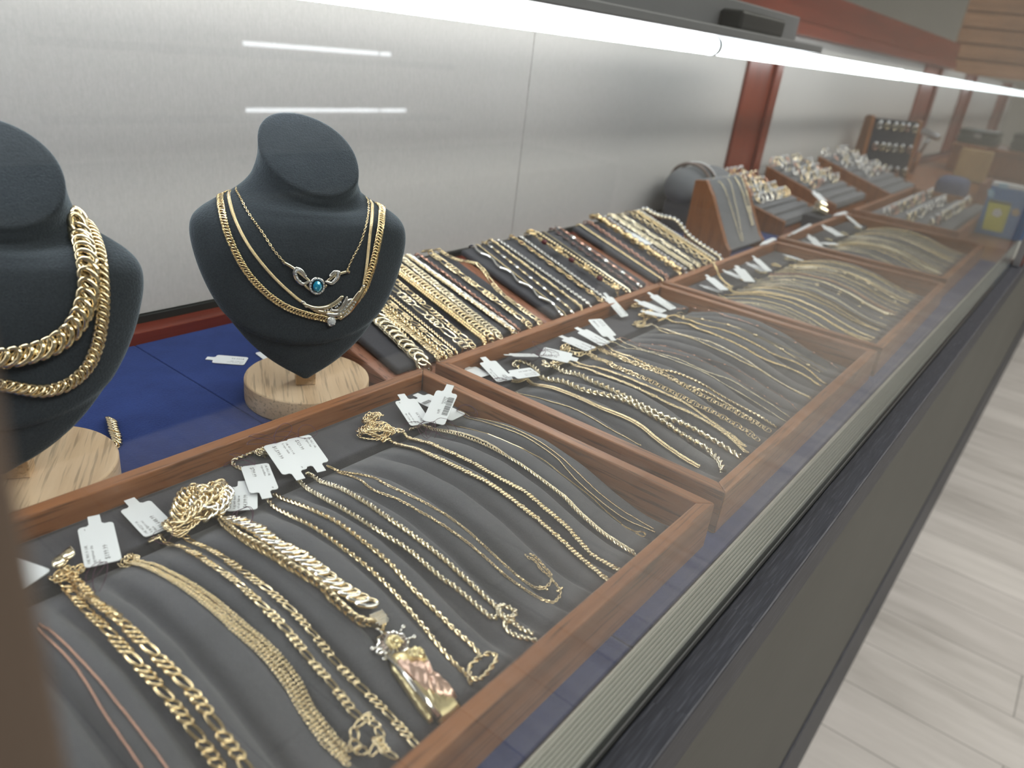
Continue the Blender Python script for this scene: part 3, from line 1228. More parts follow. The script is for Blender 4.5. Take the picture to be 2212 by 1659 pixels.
G1 = 'price tags in the nearest tray'
price_tag('white price tag reading $199.99, beside the double teardrop clasp', G1, (202, 1115), (224, 1219),
          std_lines('10K W/1.9 10K', 'yg mariner cha', 'in', '$199.99') + [('1', .0020, .0262, .0055, -PI / 2)], thread=(2, 1))
price_tag('white price tag reading $1,648.99, second from the left in the nearest tray', G1, (279, 1079), (347, 1149),
          std_lines('14K W/23.9 14', 'k yg figaro nec', 'klace', '$1,648.99'), thread=(1, 2))
price_tag('white price tag reading $4,399.99, partly under the $799.99 tag', G1, (525, 1040), (523, 1103),
          std_lines('10K W 81 10', 'k yg curb diamo', 'nd cut chain wi', '$4,399.99', .0058) + [('E', .0020, .0262, .0055, -PI / 2)], thread=(2, 3))
price_tag('white price tag reading $799.99, lying over the $4,399.99 tag', G1, (577, 1077), (550, 1005),
          std_lines('14k W6.3 14k', 'rope necklace', '', '$799.99') + [('E', .0020, .0262, .0055, -PI / 2)], thread=(2, 4), z=.0245)
price_tag('white price tag reading $1,599.99, at the top of the diamond cut rope chain', G1, (650, 1036), (595, 958),
          std_lines('14k W11.9 14', 'k rope chain', '', '$1,599.99') + [('E', .0020, .0262, .0055, -PI / 2)], thread=(3, 5), z=.0235)
price_tag('white price tag reading $329.99, right of the $1,599.99 tag', G1, (695, 1019), (644, 945),
          std_lines('14k W2.1 14k', 'yg figaro bar', '', '$329.99'), thread=(2, 6), z=.0225)
price_tag('white price tag reading $419.99, leftmost of the cluster in the back corner', G1, (866, 852), (910, 917),
          std_lines('14k W3.3 14k', 'yg rope neckla', 'ce', '$419.99') + [('E', .0020, .0262, .0055, -PI / 2)], thread=(4, 7), z=.023)
price_tag('white tag showing barcode over 8832, behind the 9170 tag', G1, (897, 852), (962, 882),
          [('8832', .0030, .0120, -.0012, PI / 2), ('uyhh', .0024, .0088, -.0012, PI / 2)], bars=(.0130, -.0004, .0075, .0036, False), z=.0262)
price_tag('blank white tag corner sticking out under the 9170 tag', G1, (948, 905), (988, 886), (), z=.0235, thread=(2, 9))
price_tag('white tag with barcode and 9170, topmost of the corner cluster', G1, (973, 832), (936, 914),
          [('9170', .0030, .0245, -.0010, PI), ('ukhhhh', .0024, .0250, -.0040 + .0045, PI), ('Jg36', .0024, .0125, .0005, PI)],
          bars=(.0085, -.0070, .0165, .0042, True), z=.0265, thread=(2, 8))
price_tag('blurred blank white tag at the left edge by the brown post', G1, (-20, 1217), (80, 1254), (), z=.0245)

# ------------------------------------------------------------------ chains of the nearest tray
GN = 'necklaces in the nearest tray'


def S(k, px, kind, w_, lift=None, lod=1.0, mi=0):
    P, N = tray_strand(k, px, (w_ * .42 if lift is None else lift))
    return (P, N, kind, w_, lod, mi)


def edge_on(st):
    """the same strand standing on its edge"""
    T, B, N = frames(st[0], st[1])
    return (st[0], N * .34 + B * .94, *st[2:])


def heap(k, px, rx, ry, rz, loops, seed, kind, w_, axis=0.0, lod=1.0, mi=0):
    p, n = stone_top(k, px, w_ * .4)
    P, N = heap_path(p, rx, ry, rz, loops, seed, axis)
    return (P, N, kind, w_, lod, mi)


def clasp_at(k, px, px2, L, lift=.002):
    a, n = stone_top(k, px, lift)
    b, _ = stone_top(k, px2, lift)
    return (a, b - a, n, L)


chain_thing('necklace', 'thin rose gold box chain doubled at the far left of the nearest tray', 'necklace', GN, [
    S(0, [(85, 1366), (124, 1405), (163, 1447), (197, 1498), (228, 1549), (265, 1602), (301, 1655), (330, 1700)], 'box', .0011),
    S(0, [(88, 1356), (114, 1374), (150, 1408), (183, 1443), (220, 1484), (252, 1525), (288, 1570), (317, 1608), (354, 1658), (380, 1700)], 'box', .0011)], [M['rose']])

o = chain_thing('necklace', 'heavy gold figaro chain folded in three with teardrop clasp ends', 'necklace', GN, [
    S(0, [(140, 1258), (138, 1268), (160, 1295), (185, 1322), (228, 1362), (285, 1425), (334, 1478), (390, 1545), (439, 1612), (472, 1660), (500, 1710)], 'figaro', .0050),
    S(0, [(150, 1256), (170, 1275), (191, 1300), (252, 1345), (309, 1400), (366, 1457), (423, 1519), (476, 1594), (521, 1655), (545, 1700)], 'figaro', .0050),
    S(0, [(143, 1258), (178, 1284), (208, 1322), (244, 1352), (268, 1372)], 'figaro', .0044, .0056),
    heap(0, (150, 1262), .008, .005, .005, 2, 5, 'figaro', .0036)], [M['gold_deep']],
    clasp_at(0, (135, 1222), (160, 1190), .009))
for i, (px, nm) in enumerate((((132, 1240), 0), ((153, 1222), 1))):
    p, n = stone_top(0, px, .0075)
    g = Geo()
    X_ = np.array([.55, .75, .1]); X_ /= np.linalg.norm(X_)
    T_, B_, N_ = frames(np.array([p, p + X_ * .001]), np.tile([-.35, -.55, .75], (2, 1)))
    b = ball_base(.0030, 1.5, 1.0, .55, 14, 8)
    bv = b[0].copy()
    bv[:, 1] *= np.where(bv[:, 0] > 0, 1 - bv[:, 0] / .0060, 1)
    bv[:, 2] = np.minimum(bv[:, 2], .0010)
    g.inst((bv, b[1]), p[None] - np.array(o.location), T_[:1], B_[:1], N_[:1])
    g.build('teardrop_end', [M['gold_pale']], o)

chain_thing('necklace', 'slim gold curb chain of three strands, left of the figaro chain', 'necklace', GN, [
    S(0, [(270, 1220), (300, 1226), (325, 1236), (384, 1268), (444, 1310), (504, 1363), (566, 1416), (621, 1486), (652, 1543), (700, 1612), (752, 1660)], 'curb', .0023),
    S(0, [(284, 1212), (312, 1216), (342, 1224), (402, 1254), (464, 1295), (526, 1348), (588, 1401), (642, 1468), (672, 1526), (722, 1592), (756, 1625)], 'curb', .0023),
    S(0, [(280, 1218), (330, 1232), (395, 1262), (454, 1303), (515, 1356), (577, 1409), (630, 1478), (661, 1534), (712, 1602), (752, 1642)], 'curb', .0023),
    heap(0, (284, 1217), .006, .004, .0035, 2, 11, 'curb', .0022)], [M['gold']])

figaro_loop = [(782, 1566), (800, 1578), (818, 1600), (812, 1630), (788, 1638), (766, 1622), (764, 1592), (782, 1574), (806, 1572)]
chain_thing('necklace', 'gold figaro chain doubled, with a looped end at the front rail', 'necklace', GN, [
    S(0, [(325, 1177), (360, 1181), (399, 1193), (456, 1230), (513, 1270), (570, 1323), (618, 1372), (667, 1433), (716, 1490), (757, 1543), (781, 1567)], 'figaro', .0041),
    S(0, figaro_loop, 'figaro', .0040, .004),
    S(0, [(380, 1160), (423, 1177), (472, 1201), (529, 1242), (586, 1283), (643, 1336), (692, 1392), (732, 1441), (781, 1490), (838, 1547), (889, 1604), (905, 1625)], 'figaro', .0041),
    S(0, [(812, 1616), (832, 1640), (848, 1655)], 'figaro', .0038, .004),
    heap(0, (385, 1152), .011, .007, .007, 4, 21, 'figaro', .0034)], [M['gold']])

saint = chain_thing('necklace', 'broad diamond cut curb chain carrying the robed saint pendant', 'necklace', GN, [
    S(0, [(482, 1128), (515, 1136), (552, 1152), (584, 1176), (633, 1204), (678, 1234), (727, 1274), (767, 1299), (797, 1320)], 'curb_white', .0072, .0036),
    edge_on(S(0, [(480, 1138), (523, 1176), (572, 1204), (633, 1243), (686, 1275), (735, 1322), (770, 1346), (806, 1352)], 'curb', .0056, .0030)),
    heap(0, (437, 1100), .023, .012, .012, 3, 31, 'curb', .0060, .35),
    heap(0, (462, 1104), .018, .010, .012, 2, 33, 'curb_white', .0056, .35)], [M['gold'], M['white_gold']],
    clasp_at(0, (445, 1096), (425, 1090), .012, .012))

# pendant of the saint: bail, halo, robe, tunic and staff laid flat on the pad
pa, na = stone_top(0, (845, 1392), .0022)
pb, nb = stone_top(0, (968, 1556), .0022)
AX = pb - pa
PL = np.linalg.norm(AX)
AX = AX / PL
PN = (na + nb) / 2
PN = PN - (PN @ AX) * AX
PN /= np.linalg.norm(PN)
BX = np.cross(PN, AX)            # across the pendant, to the left of the photo when looking down AX
pend = empty('pendant', tuple(pa - np.array(saint.location)))
pend.parent = saint
pm = Matrix.Identity(4)
for r in range(3):
    pm[r][0], pm[r][1], pm[r][2], pm[r][3] = AX[r], BX[r], PN[r], pa[r] - saint.location[r]
pend.matrix_local = pm
U_ = PL / 212.0                    # pendant units: photo pixels along the axis


def relief(name, outline, h, mat, parent, ridge=None, rings=7, z0=0.0):
    P = np.array(outline, float) * U_
    Pd = np.array([P[i] * (1 - t) + P[(i + 1) % len(P)] * t for i in range(len(P)) for t in (0, .25, .5, .75)])
    c = Pd.mean(0)
    V, F = [], []
    n = len(Pd)
    for k in range(rings + 1):
        t = 1 - k / (rings + .6)
        q_ = c + (Pd - c) * t
        z = h * (1 - t ** 2.6) ** .5 if t < 1 else 0 * q_[:, 0]
        z = z + np.zeros(n)
        if ridge is not None and k > 0:
            z = z + ridge(q_ / U_) * h * .22 * min(1, k / 2)
        V.append(np.column_stack([q_, z + z0]))
    V0 = V[0].copy()
    V0[:, 2] = z0 - .0012
    V = np.vstack([V0] + V)
    idx = np.arange((rings + 2) * n).reshape(rings + 2, n)
    j = np.roll(idx, -1, 1)
    F = np.stack([idx[:-1], j[:-1], j[1:], idx[1:]], -1).reshape(-1, 4)
    top = idx[-1][None]
    return link(name, np_mesh(name, V, [F, top, idx[0][None, ::-1]]), mat, parent)


def circ(cx_, cy_, r, n=20, wob=0.0, k=8):
    return [(cx_ + (r + wob * math.cos(k * a)) * math.cos(a), cy_ + (r + wob * math.cos(k * a)) * math.sin(a)) for a in np.arange(n) * 2 * PI / n]


relief('halo', circ(2, 0, 37, 48, 2, 10), .0010, M['white_gold'], pend)
g = Geo()
for a in np.arange(18) * 2 * PI / 18:
    b_ = box_base(9.0 * U_, 2.6 * U_, .0006)
    v_ = rotz(b_[0], a) + np.array([(2 + 25 * math.cos(a)) * U_, 25 * math.sin(a) * U_, .0012])
    g.add(v_, b_[1])
g.build('halo_ray', [M['dark_metal']], pend, smooth=False)
g = MB()
g.ball((3 * U_, 1 * U_, .0012), 18 * U_, (1.0, .95, .45), 16, 10).ball((4 * U_, 1 * U_, .0030), 10.5 * U_, (1.15, .9, .55), 14, 10)
g.ball((16 * U_, 1 * U_, .0026), 7.5 * U_, (1.25, 1.0, .5), 12, 8).ball((5 * U_, 1 * U_, .0045), 2.0 * U_, (1.9, .8, .9), 8, 6)
for s_ in (-1, 1):
    g.ball((1.5 * U_, (1 + 3.8 * s_) * U_, .0042), 1.5 * U_, (.7, 1.2, .6), 8, 6)
    for k_ in range(4):
        g.ball(((-2 + 6 * k_) * U_, (1 + (11.5 + .8 * k_) * s_) * U_, .0022), 3.6 * U_, (1, .9, .7), 8, 6)
g.ball((12 * U_, 1 * U_, .0042), 1.6 * U_, (.5, 1.6, .6), 8, 6)
g.build('face', M['gold_matte'], pend)
g = MB()
for a in (-1.9, -1.15, 1.15, 1.9, 3.14):
    g.cyl((U_ * (2 + 34 * math.cos(a + .2)), U_ * 34 * math.sin(a + .2), .0004), (U_ * (2 + 45 * math.cos(a + .2)), U_ * 45 * math.sin(a + .2), .0006), .0005, seg=8)
    g.ball((U_ * (2 + 49 * math.cos(a + .2)), U_ * 49 * math.sin(a + .2), .0008), .0012, (1, 1, .6), u=10, v=6)
g.build('halo_stone', M['white_gold'], pend)
relief('tunic', [(24, -18), (34, 22), (60, 44), (84, 40), (96, 14), (150, 24), (214, 34), (222, 6), (220, -24), (150, -26), (80, -28), (40, -30)],
       .0034, M['gold_matte'], pend, lambda p: np.sin(p[:, 1] * .55 + np.sin(p[:, 0] * .08) * 2))
relief('robe', [(44, -26), (60, -2), (82, 34), (112, 30), (150, 38), (186, 40), (192, 26), (176, 0), (140, -18), (90, -26)],
       .0044, M['rose_matte'], pend, lambda p: np.sin(p[:, 1] * .42 + p[:, 0] * .16), z0=.0008)
relief('left_edge_leaves', [(40, -30), (60, -40), (110, -42), (170, -44), (205, -42), (205, -33), (120, -34), (60, -31)],
       .0024, M['gold_matte'], pend, lambda p: np.sin(p[:, 0] * .33))
relief('held_medal', [(40, 4), (46, 26), (62, 40), (80, 34), (84, 16), (72, 2), (54, -2)], .0050, M['gold_matte'], pend, lambda p: np.sin(p[:, 0] * .4) * np.sin(p[:, 1] * .4), z0=.0012)
MB().cyl((U_ * 30, U_ * -34, .0030), (U_ * 214, U_ * -27, .0032), .0011, .0014, seg=10).ball((U_ * 14, U_ * -42, .002), .0021, (1, 1, .6)).cyl((U_ * 14, U_ * -42, .0020), (U_ * 30, U_ * -34, .0030), .0008).build('staff', M['white_gold'], pend)
bl = MB()
bl.prism([(-78, -16), (-78, 14), (-60, 22), (-36, 4), (-36, -4), (-60, -22)], 0.0, .0040, mat=Matrix.Scale(U_, 4, (1, 0, 0)) @ Matrix.Scale(U_, 4, (0, 1, 0)))
bl.build('bail', M['gold_deep'], pend, .0006)
g = Geo()
for i in range(-3, 4):
    for j in range(6):
        x_ = -74 + j * 6.5
        if abs(i * 5) < 20 - abs(x_ + 62) * .35:
            g.add(ball_base(.0007, u=5, v=3)[0] + np.array([x_ * U_, i * 5 * U_, .0042]), ball_base(.0007, u=5, v=3)[1])
g.build('bail_stone', [M['white_gold']], pend)

chain_thing('necklace', 'gold rope chain doubled, ending in a loop right of the pendant', 'necklace', GN, [
    S(0, [(564, 1079), (613, 1108), (678, 1140), (735, 1181), (788, 1222), (832, 1262), (873, 1307), (914, 1356), (954, 1405), (987, 1441), (1010, 1466), (1018, 1486)], 'rope_loose', .0027),
    S(0, [(592, 1075), (662, 1104), (727, 1136), (788, 1181), (841, 1226), (889, 1279), (938, 1327), (979, 1368), (1020, 1405), (1040, 1429)], 'rope_loose', .0027),
    S(0, [(1040, 1429), (1016, 1446), (1014, 1470), (1030, 1482), (1050, 1465), (1070, 1440), (1062, 1428), (1040, 1430)], 'rope_loose', .0026, .0034)], [M['gold']])

chain_thing('necklace', 'diamond cut rope chain doubled, knotted near the front rail', 'necklace', GN, [
    S(0, [(637, 1047), (694, 1075), (759, 1112), (824, 1153), (881, 1189), (938, 1238), (987, 1279), (1028, 1315), (1060, 1342), (1076, 1340)], 'rope_white', .0031),
    S(0, [(662, 1035), (727, 1059), (792, 1096), (849, 1136), (906, 1177), (963, 1222), (1011, 1266), (1060, 1311), (1080, 1328)], 'rope_white', .0031),
    heap(0, (1092, 1334), .008, .007, .004, 2, 41, 'rope_white', .0029),
    S(0, [(1095, 1338), (1088, 1352), (1096, 1370), (1118, 1382), (1142, 1388), (1160, 1392)], 'rope_white', .0029),
    S(0, [(1100, 1346), (1116, 1360), (1134, 1370), (1152, 1376)], 'rope_white', .0029),
    S(0, [(575, 990), (545, 975), (512, 988), (503, 1005), (524, 1018)], 'rope_white', .0029),
    heap(0, (572, 985), .007, .005, .004, 2, 43, 'rope_white', .0026)], [M['gold_pale'], M['white_gold']])

chain_thing('necklace', 'fine gold station chain curling into a tail at the front rail', 'necklace', GN, [
    S(0, [(706, 1018), (763, 1035), (808, 1059), (869, 1087), (930, 1124), (991, 1165), (1044, 1209), (1085, 1246), (1117, 1270), (1158, 1295), (1190, 1302), (1206, 1292), (1209, 1280), (1190, 1258)], 'station', .0016),
    S(0, [(706, 1018), (755, 1026), (808, 1039), (836, 1055), (889, 1079), (959, 1116), (1011, 1153), (1060, 1197), (1101, 1230), (1142, 1262), (1166, 1271), (1186, 1266), (1190, 1258)], 'station', .0016),
    S(0, [(1190, 1256), (1178, 1246), (1166, 1236), (1158, 1224), (1150, 1216), (1140, 1212), (1133, 1205)], 'cable', .0019),
    S(0, [(1188, 1252), (1172, 1234), (1156, 1215), (1142, 1206)], 'cable', .0019, .0018)], [M['gold']])

chain_thing('necklace', 'polished gold cuban chain doubled, bunched at the back block', 'necklace', GN, [
    S(0, [(827, 960), (860, 966), (906, 981), (979, 1015), (1054, 1053), (1114, 1095), (1163, 1133), (1212, 1176), (1250, 1212), (1298, 1250), (1325, 1270)], 'cuban', .0036),
    S(0, [(870, 950), (905, 957), (942, 967), (1008, 996), (1073, 1032), (1130, 1065), (1176, 1103), (1217, 1139), (1250, 1171), (1279, 1201), (1325, 1228), (1350, 1240)], 'cuban', .0036),
    heap(0, (812, 942), .013, .009, .009, 6, 51, 'curb', .0030, -.6),
    heap(0, (806, 920), .007, .006, .012, 3, 53, 'curb', .0028, -.6)], [M['gold']],
    clasp_at(0, (862, 945), (848, 938), .009, .004))

chain_thing('necklace', 'twisted gold multi strand chain, third from right in the nearest tray', 'necklace', GN, [
    S(0, [(885, 931), (935, 932), (993, 943), (1037, 957), (1094, 986), (1145, 1019), (1212, 1071), (1250, 1109), (1293, 1147), (1331, 1174), (1366, 1196), (1390, 1210)], 'rope', .0023),
    S(0, [(900, 928), (945, 930), (1003, 942), (1050, 959), (1104, 989), (1155, 1023), (1220, 1073), (1258, 1110), (1302, 1148), (1338, 1172), (1370, 1191)], 'wheat', .0016)], [M['gold_pale']])

chain_thing('necklace', 'flat gold herringbone thread with a tiny end loop, second from right in the nearest tray', 'necklace', GN, [
    S(0, [(950, 911), (964, 916), (1015, 926), (1073, 944), (1123, 968), (1174, 993), (1217, 1027), (1271, 1068), (1312, 1106), (1342, 1130)], 'herring', .0012),
    S(0, [(1342, 1130), (1345, 1136), (1360, 1142), (1374, 1148), (1388, 1148), (1394, 1155), (1386, 1160), (1374, 1152)], 'cable', .0011)], [M['gold_deep']])

chain_thing('necklace', 'thin gold box chain doubled along the right wall of the nearest tray', 'necklace', GN, [
    S(0, [(980, 897), (1037, 914), (1102, 935), (1152, 959), (1206, 997), (1250, 1041), (1293, 1079), (1336, 1111), (1374, 1133), (1415, 1152)], 'box', .0010),
    S(0, [(985, 893), (1046, 911), (1110, 932), (1160, 957), (1212, 994), (1258, 1036), (1300, 1074), (1342, 1106), (1380, 1129), (1412, 1146)], 'box', .0010)], [M['gold']])

# ------------------------------------------------------------------ velvet busts
BUST = [  # z, half width, centre y, front depth, back depth, tilt (deg)
    (.0235, .0025, -.0300, .003, .003, 0), (.0275, .0085, -.0298, .005, .004, 0), (.032, .0155, -.0290, .0075, .006, 0), (.040, .0260, -.0270, .0105, .008, 0),
    (.052, .0380, -.0240, .0140, .011, 0), (.068, .0495, -.0200, .0170, .014, 0), (.086, .0595, -.0150, .0205, .017, 0),
    (.104, .0665, -.0100, .0235, .020, 0), (.120, .0705, -.0060, .0260, .022, 0), (.132, .0720, -.0020, .0270, .024, 0),
    (.141, .0705, .0005, .0270, .025, 2), (.1475, .0655, .0020, .0262, .025, 4), (.153, .0570, .0040, .0255, .025, 7), (.158, .0475, .0055, .0252, .0255, 11),
    (.163, .0405, .0085, .0252, .0265, 16), (.169, .0355, .0095, .0262, .0275, 23), (.176, .0330, .0095, .0285, .0290, 31),
    (.184, .0322, .0085, .0310, .0310, 37), (.1895, .0322, .0080, .0320, .0320, 40)]


def bust_mesh():
    R_ = np.array(BUST)
    R_[:, 0] = .0315 + (R_[:, 0] - .0235) * .907
    R_[:, 5] *= 1.24
    R_[:, 1] *= np.where(R_[:, 0] > .160, 1.05, 1.02)
    t = np.linspace(0, len(R_) - 1, 96)
    # smooth interpolation of the section table
    R2 = catmull(R_, 10)
    ti = np.linspace(0, len(R2) - 1, 110)
    R2 = np.stack([np.interp(ti, np.arange(len(R2)), R2[:, i]) for i in range(6)], -1)
    m_ = 72
    a = np.arange(m_) * 2 * PI / m_
    rows = []

    def section(z, w_, yc, df, db, tilt):
        x = w_ * spow(np.cos(a), .92)
        s_ = np.sin(a)
        y = np.where(s_ < 0, df, db) * spow(s_, .92)
        tr = math.radians(tilt)
        be = math.radians(18) * min(1.0, tilt / 20.0)        # the cut of the neck turns a little to its left
        X, Y, Z = x, yc + y * math.cos(tr), z + (y * math.cos(be) - x * math.sin(be)) * math.sin(tr)
        return np.stack([X, Y, Z], -1)
    for r_ in R2:
        P = section(*r_)
        z, w_ = r_[0], max(r_[1], 1e-4)
        # drape line: the lower shield sits back from the upper chest
        zc = .060 + .020 * (np.abs(P[:, 0]) / .058) ** 2.2
        f = 1 / (1 + np.exp(-(zc - P[:, 2]) / .0006))
        front = np.clip(-np.sin(a), 0, 1) ** .5
        P[:, 1] += .0042 * f * front * min(1, w_ / .02)
        P[:, 0] *= 1 - .022 * f * min(1, w_ / .03)
        rows.append(P)
    # rounded rim and flat disc on the neck
    z, w_, yc, df, db, tl = R2[-1]
    tr = math.radians(tl)
    up = np.array([.25 * math.sin(tr), -.95 * math.sin(tr), math.cos(tr)])
    for k, (s_, h_) in enumerate(((.985, .0011), (.95, .0019), (.90, .0022), (.6, .0024), (.3, .0025))):
        rows.append(section(z, w_ * s_, yc, df * s_, db * s_, tl) + up * h_)
    V = np.vstack(rows)
    k_ = np.clip((V[:, 2] - .138) / .032, 0, 1)          # the neck leans a touch to its left
    V[:, 0] += -.0042 + .0058 * k_ * k_ * (3 - 2 * k_)
    n = len(rows)
    idx = np.arange(n * m_).reshape(n, m_)
    j = np.roll(idx, -1, 1)
    F = np.stack([idx[:-1], j[:-1], j[1:], idx[1:]], -1).reshape(-1, 4)
    return V, F, [idx[-1][None], idx[0][None, ::-1]]


BV, BF, BC = bust_mesh()
BUST_BASE_R = .0465


def make_bust(loc, rz, label):
    root = empty('necklace_bust', loc, rz, label, 'display bust', 'velvet necklace busts')
    link('velvet_bust', np_mesh('velvet_bust', BV, [BF] + BC), M['bust'], root)
    MB().cyl((0, 0, 0.0003), (0, 0, .0185), BUST_BASE_R, seg=72).build('wooden_base', M['pale_wood'], root, .0015, 3)
    MB().box(-.0100, .0044, -.017, -.005, .0187, .062).build('wooden_post', M['pale_wood'], root, .0006)
    mw = Matrix.Translation(loc) @ Matrix.Rotation(rz, 4, 'Z')
    W_ = np.array([list(mw @ Vector(v)) for v in BV])
    bvh = BVHTree.FromPolygons([tuple(v) for v in W_], [tuple(f) for f in BF.tolist()] + [tuple(c[0]) for c in BC])
    return root, bvh, mw


def bust_strand(bvh, mw, px, lift, kind, w_, back=None, mi=0, lod=1.0):
    pts, nrm = [], []
    for p in catmull(px, 8):
        d = ray(*p)
        h_ = bvh.ray_cast(Vector(CAM), Vector(d))
        if h_[0] is None:
            continue
        q_, n_ = np.array(h_[0]), np.array(h_[1])
        pts.append(q_)
        nrm.append(n_)
    if back is not None:                     # continue over the shoulder, round the nape
        inv = mw.inverted()
        e_ = inv @ Vector(pts[-1])
        cy_ = .010
        f0 = math.atan2(e_.y - cy_, e_.x)
        f1 = PI / 2 if e_.x > 0 else PI / 2 + .0
        if f0 < -PI / 2:
            f0 += 2 * PI
        for t_ in np.linspace(.12, 1, 9):
            f_ = f0 + (f1 - f0) * t_
            z_ = e_.z + (.160 - e_.z) * max(0, t_ * 2 - 1)
            h_ = bvh.ray_cast(mw @ Vector((0, cy_, z_)), mw.to_3x3() @ Vector((math.cos(f_), math.sin(f_), 0)))
            if h_[0] is not None:
                pts.append(np.array(h_[0]))
                nrm.append(np.array(h_[1]) + np.array([0, 0, .3]))
    P, N = np.array(pts), np.array(nrm)
    k = np.array([1, 2, 3, 2, 1.]) / 9
    N = np.stack([np.convolve(np.pad(N[:, i], 2, mode='edge'), k, 'valid') for i in range(3)], -1)
    P = np.stack([np.convolve(np.pad(P[:, i], 2, mode='edge'), k, 'valid') for i in range(3)], -1)
    P[0], P[-1] = pts[0], pts[-1]
    N /= np.linalg.norm(N, axis=1)[:, None]
    return (P + N * lift, N, kind, w_, lod, mi)


def bust_point(bvh, px, lift):
    h_ = bvh.ray_cast(Vector(CAM), Vector(ray(*px)))
    if h_[0] is None:
        h_ = bvh.find_nearest(Vector(CAM + ray(*px) * .5))
    return np.array(h_[0]) + np.array(h_[1]) * lift, np.array(h_[1])


YAW = math.radians(-33)
b1, bvh1, mw1 = make_bust((.2855, .0975, 0), YAW, 'middle slate velvet bust wearing three fine gold necklaces')
b2, bvh2, mw2 = make_bust((.0885, .0985, 0), math.radians(-34), 'left slate velvet bust wearing two cuban chains, cut off by the photo edge')
NAPE_L = [(-.054, .024, .143), (-.042, .034, .150), (-.024, .040, .158), (.0, .042, .162)]
NAPE_R = [(.054, .024, .143), (.042, .034, .150), (.024, .040, .158), (.002, .042, .162)]
GB = 'necklaces on the middle bust'


def bs(px, kind, w_, back, lift=None):
    return bust_strand(bvh1, mw1, px, w_ * .42 if lift is None else lift, kind, w_, back)


# A: flat curb collar with one diamond
nA = chain_thing('necklace', 'flat gold curb collar with a single diamond, outermost on the middle bust', 'necklace', GB, [
    bs([(712, 690), (700, 687), (660, 678), (620, 663), (582, 638), (546, 602), (519, 562), (498, 518), (485, 478), (478, 440), (477, 408)], 'flatcurb', .0040, NAPE_L),
    bs([(724, 682), (752, 664), (774, 640), (790, 612), (805, 565), (815, 520), (822, 480), (824, 442), (820, 430)], 'flatcurb', .0040, NAPE_R)], [M['gold_deep']])
p, n = bust_point(bvh1, (715, 692), .0022)
g = Geo()
gb = ball_base(.0034, 1, 1, .75, 10, 5)
T_, B_, N_ = frames(np.array([p, p + np.array([.001, 0, 0])]), np.tile(n, (2, 1)))
g.inst(gb, p[None] - np.array(nA.location), T_[:1], B_[:1], N_[:1])
g.build('diamond', [M['diamond']], nA, smooth=False)
g = Geo()
g.inst(ring_base(.0068, .0068, .0006, 14, 5), p[None] - np.array(nA.location) + n * -.0004, T_[:1], B_[:1], N_[:1])
for a in range(4):
    q_ = (T_[0] * math.cos(a * PI / 2 + .7) + B_[0] * math.sin(a * PI / 2 + .7)) * .0031 + n * .0012
    g.inst(ball_base(.0006, u=6, v=4), (p + q_)[None] - np.array(nA.location), T_[:1], B_[:1], N_[:1])
g.build('setting', [M['white_gold']], nA)

# B: wheat chain with the swirl
nB = chain_thing('necklace', 'gold wheat chain with two tone swirl centre, middle of three on the bust', 'necklace', GB, [
    bs([(660, 657), (640, 643), (602, 609), (566, 569), (537, 530), (511, 481), (498, 441), (492, 404)], 'wheat', .0021, NAPE_L),
    bs([(783, 622), (789, 590), (794, 550), (798, 510), (803, 470), (804, 432)], 'wheat', .0021, NAPE_R)], [M['gold']])


def bust_tube(px, r, name, mat, parent, lift=.0016, taper=None, flat=.6):
    C_ = catmull(px, 8)
    pts = [bust_point(bvh1, c_, lift) for c_ in C_]
    P = np.array([a for a, _ in pts])
    N = np.array([b for _, b in pts])
    T, B, N = frames(P, N)
    g = Geo()
    nn = len(P)
    tp = np.ones(nn) if taper is None else np.interp(np.linspace(0, 1, nn), np.linspace(0, 1, len(taper)), taper)
    g.sweep(P - np.array(parent.location), T, B, N, lambda th, i: r * tp[i] + 0 * th, 10, 0, 1.0, flat)
    # closed ends
    g.add(*[a if k else a + P[0] - np.array(parent.location) for k, a in enumerate(ball_base(r * tp[0] * .9, u=8, v=5))])
    g.add(*[a if k else a + P[-1] - np.array(parent.location) for k, a in enumerate(ball_base(r * tp[-1] * .9, u=8, v=5))])
    return g.build(name, [mat], parent)


def bust_studs(px, n_, r, name, mat, parent, lift):
    C_ = catmull(px, 8)
    C_ = C_[np.linspace(0, len(C_) - 1, n_).astype(int)]
    g = Geo()
    for c_ in C_:
        p_, q_ = bust_point(bvh1, c_, lift)
        b_ = ball_base(r, u=6, v=4)
        g.add(b_[0] + p_ - np.array(parent.location), b_[1])
    return g.build(name, [mat], parent, smooth=False)


sw = empty('swirl_centre', (0, 0, 0)); sw.parent = nB
sw.location = (0, 0, 0)


def swirl(px, r, name, mat, taper, lift=.0018):
    o_ = bust_tube(px, r, name, mat, nB, lift, taper)
    o_.parent = sw
    return o_


swirl([(657, 656), (680, 664), (706, 662), (728, 650), (738, 640)], .0017, 'gold_band', M['gold_pale'], (.6, 1, 1.1, 1, .8))
swirl([(664, 661), (690, 672), (716, 674), (734, 664), (742, 655)], .0016, 'gold_band', M['gold'], (.4, 1, 1.1, 1, .7))
swirl([(706, 676), (728, 677), (742, 664), (750, 648), (764, 645)], .0018, 'white_band', M['white_gold'], (.6, 1, 1.2, 1, .5), .0028)
swirl([(712, 668), (730, 668), (741, 655), (747, 640)], .0014, 'white_band', M['white_gold'], (.6, 1, 1.2, .6), .0030)
swirl([(734, 684), (752, 668), (768, 648), (778, 632), (783, 620)], .0024, 'gold_band', M['gold'], (.9, 1.1, 1, .8, .5), .0020)
swirl([(733, 676), (748, 662), (762, 643), (772, 628)], .0012, 'gold_band', M['gold_pale'], (.9, 1.1, 1, .7), .0036)
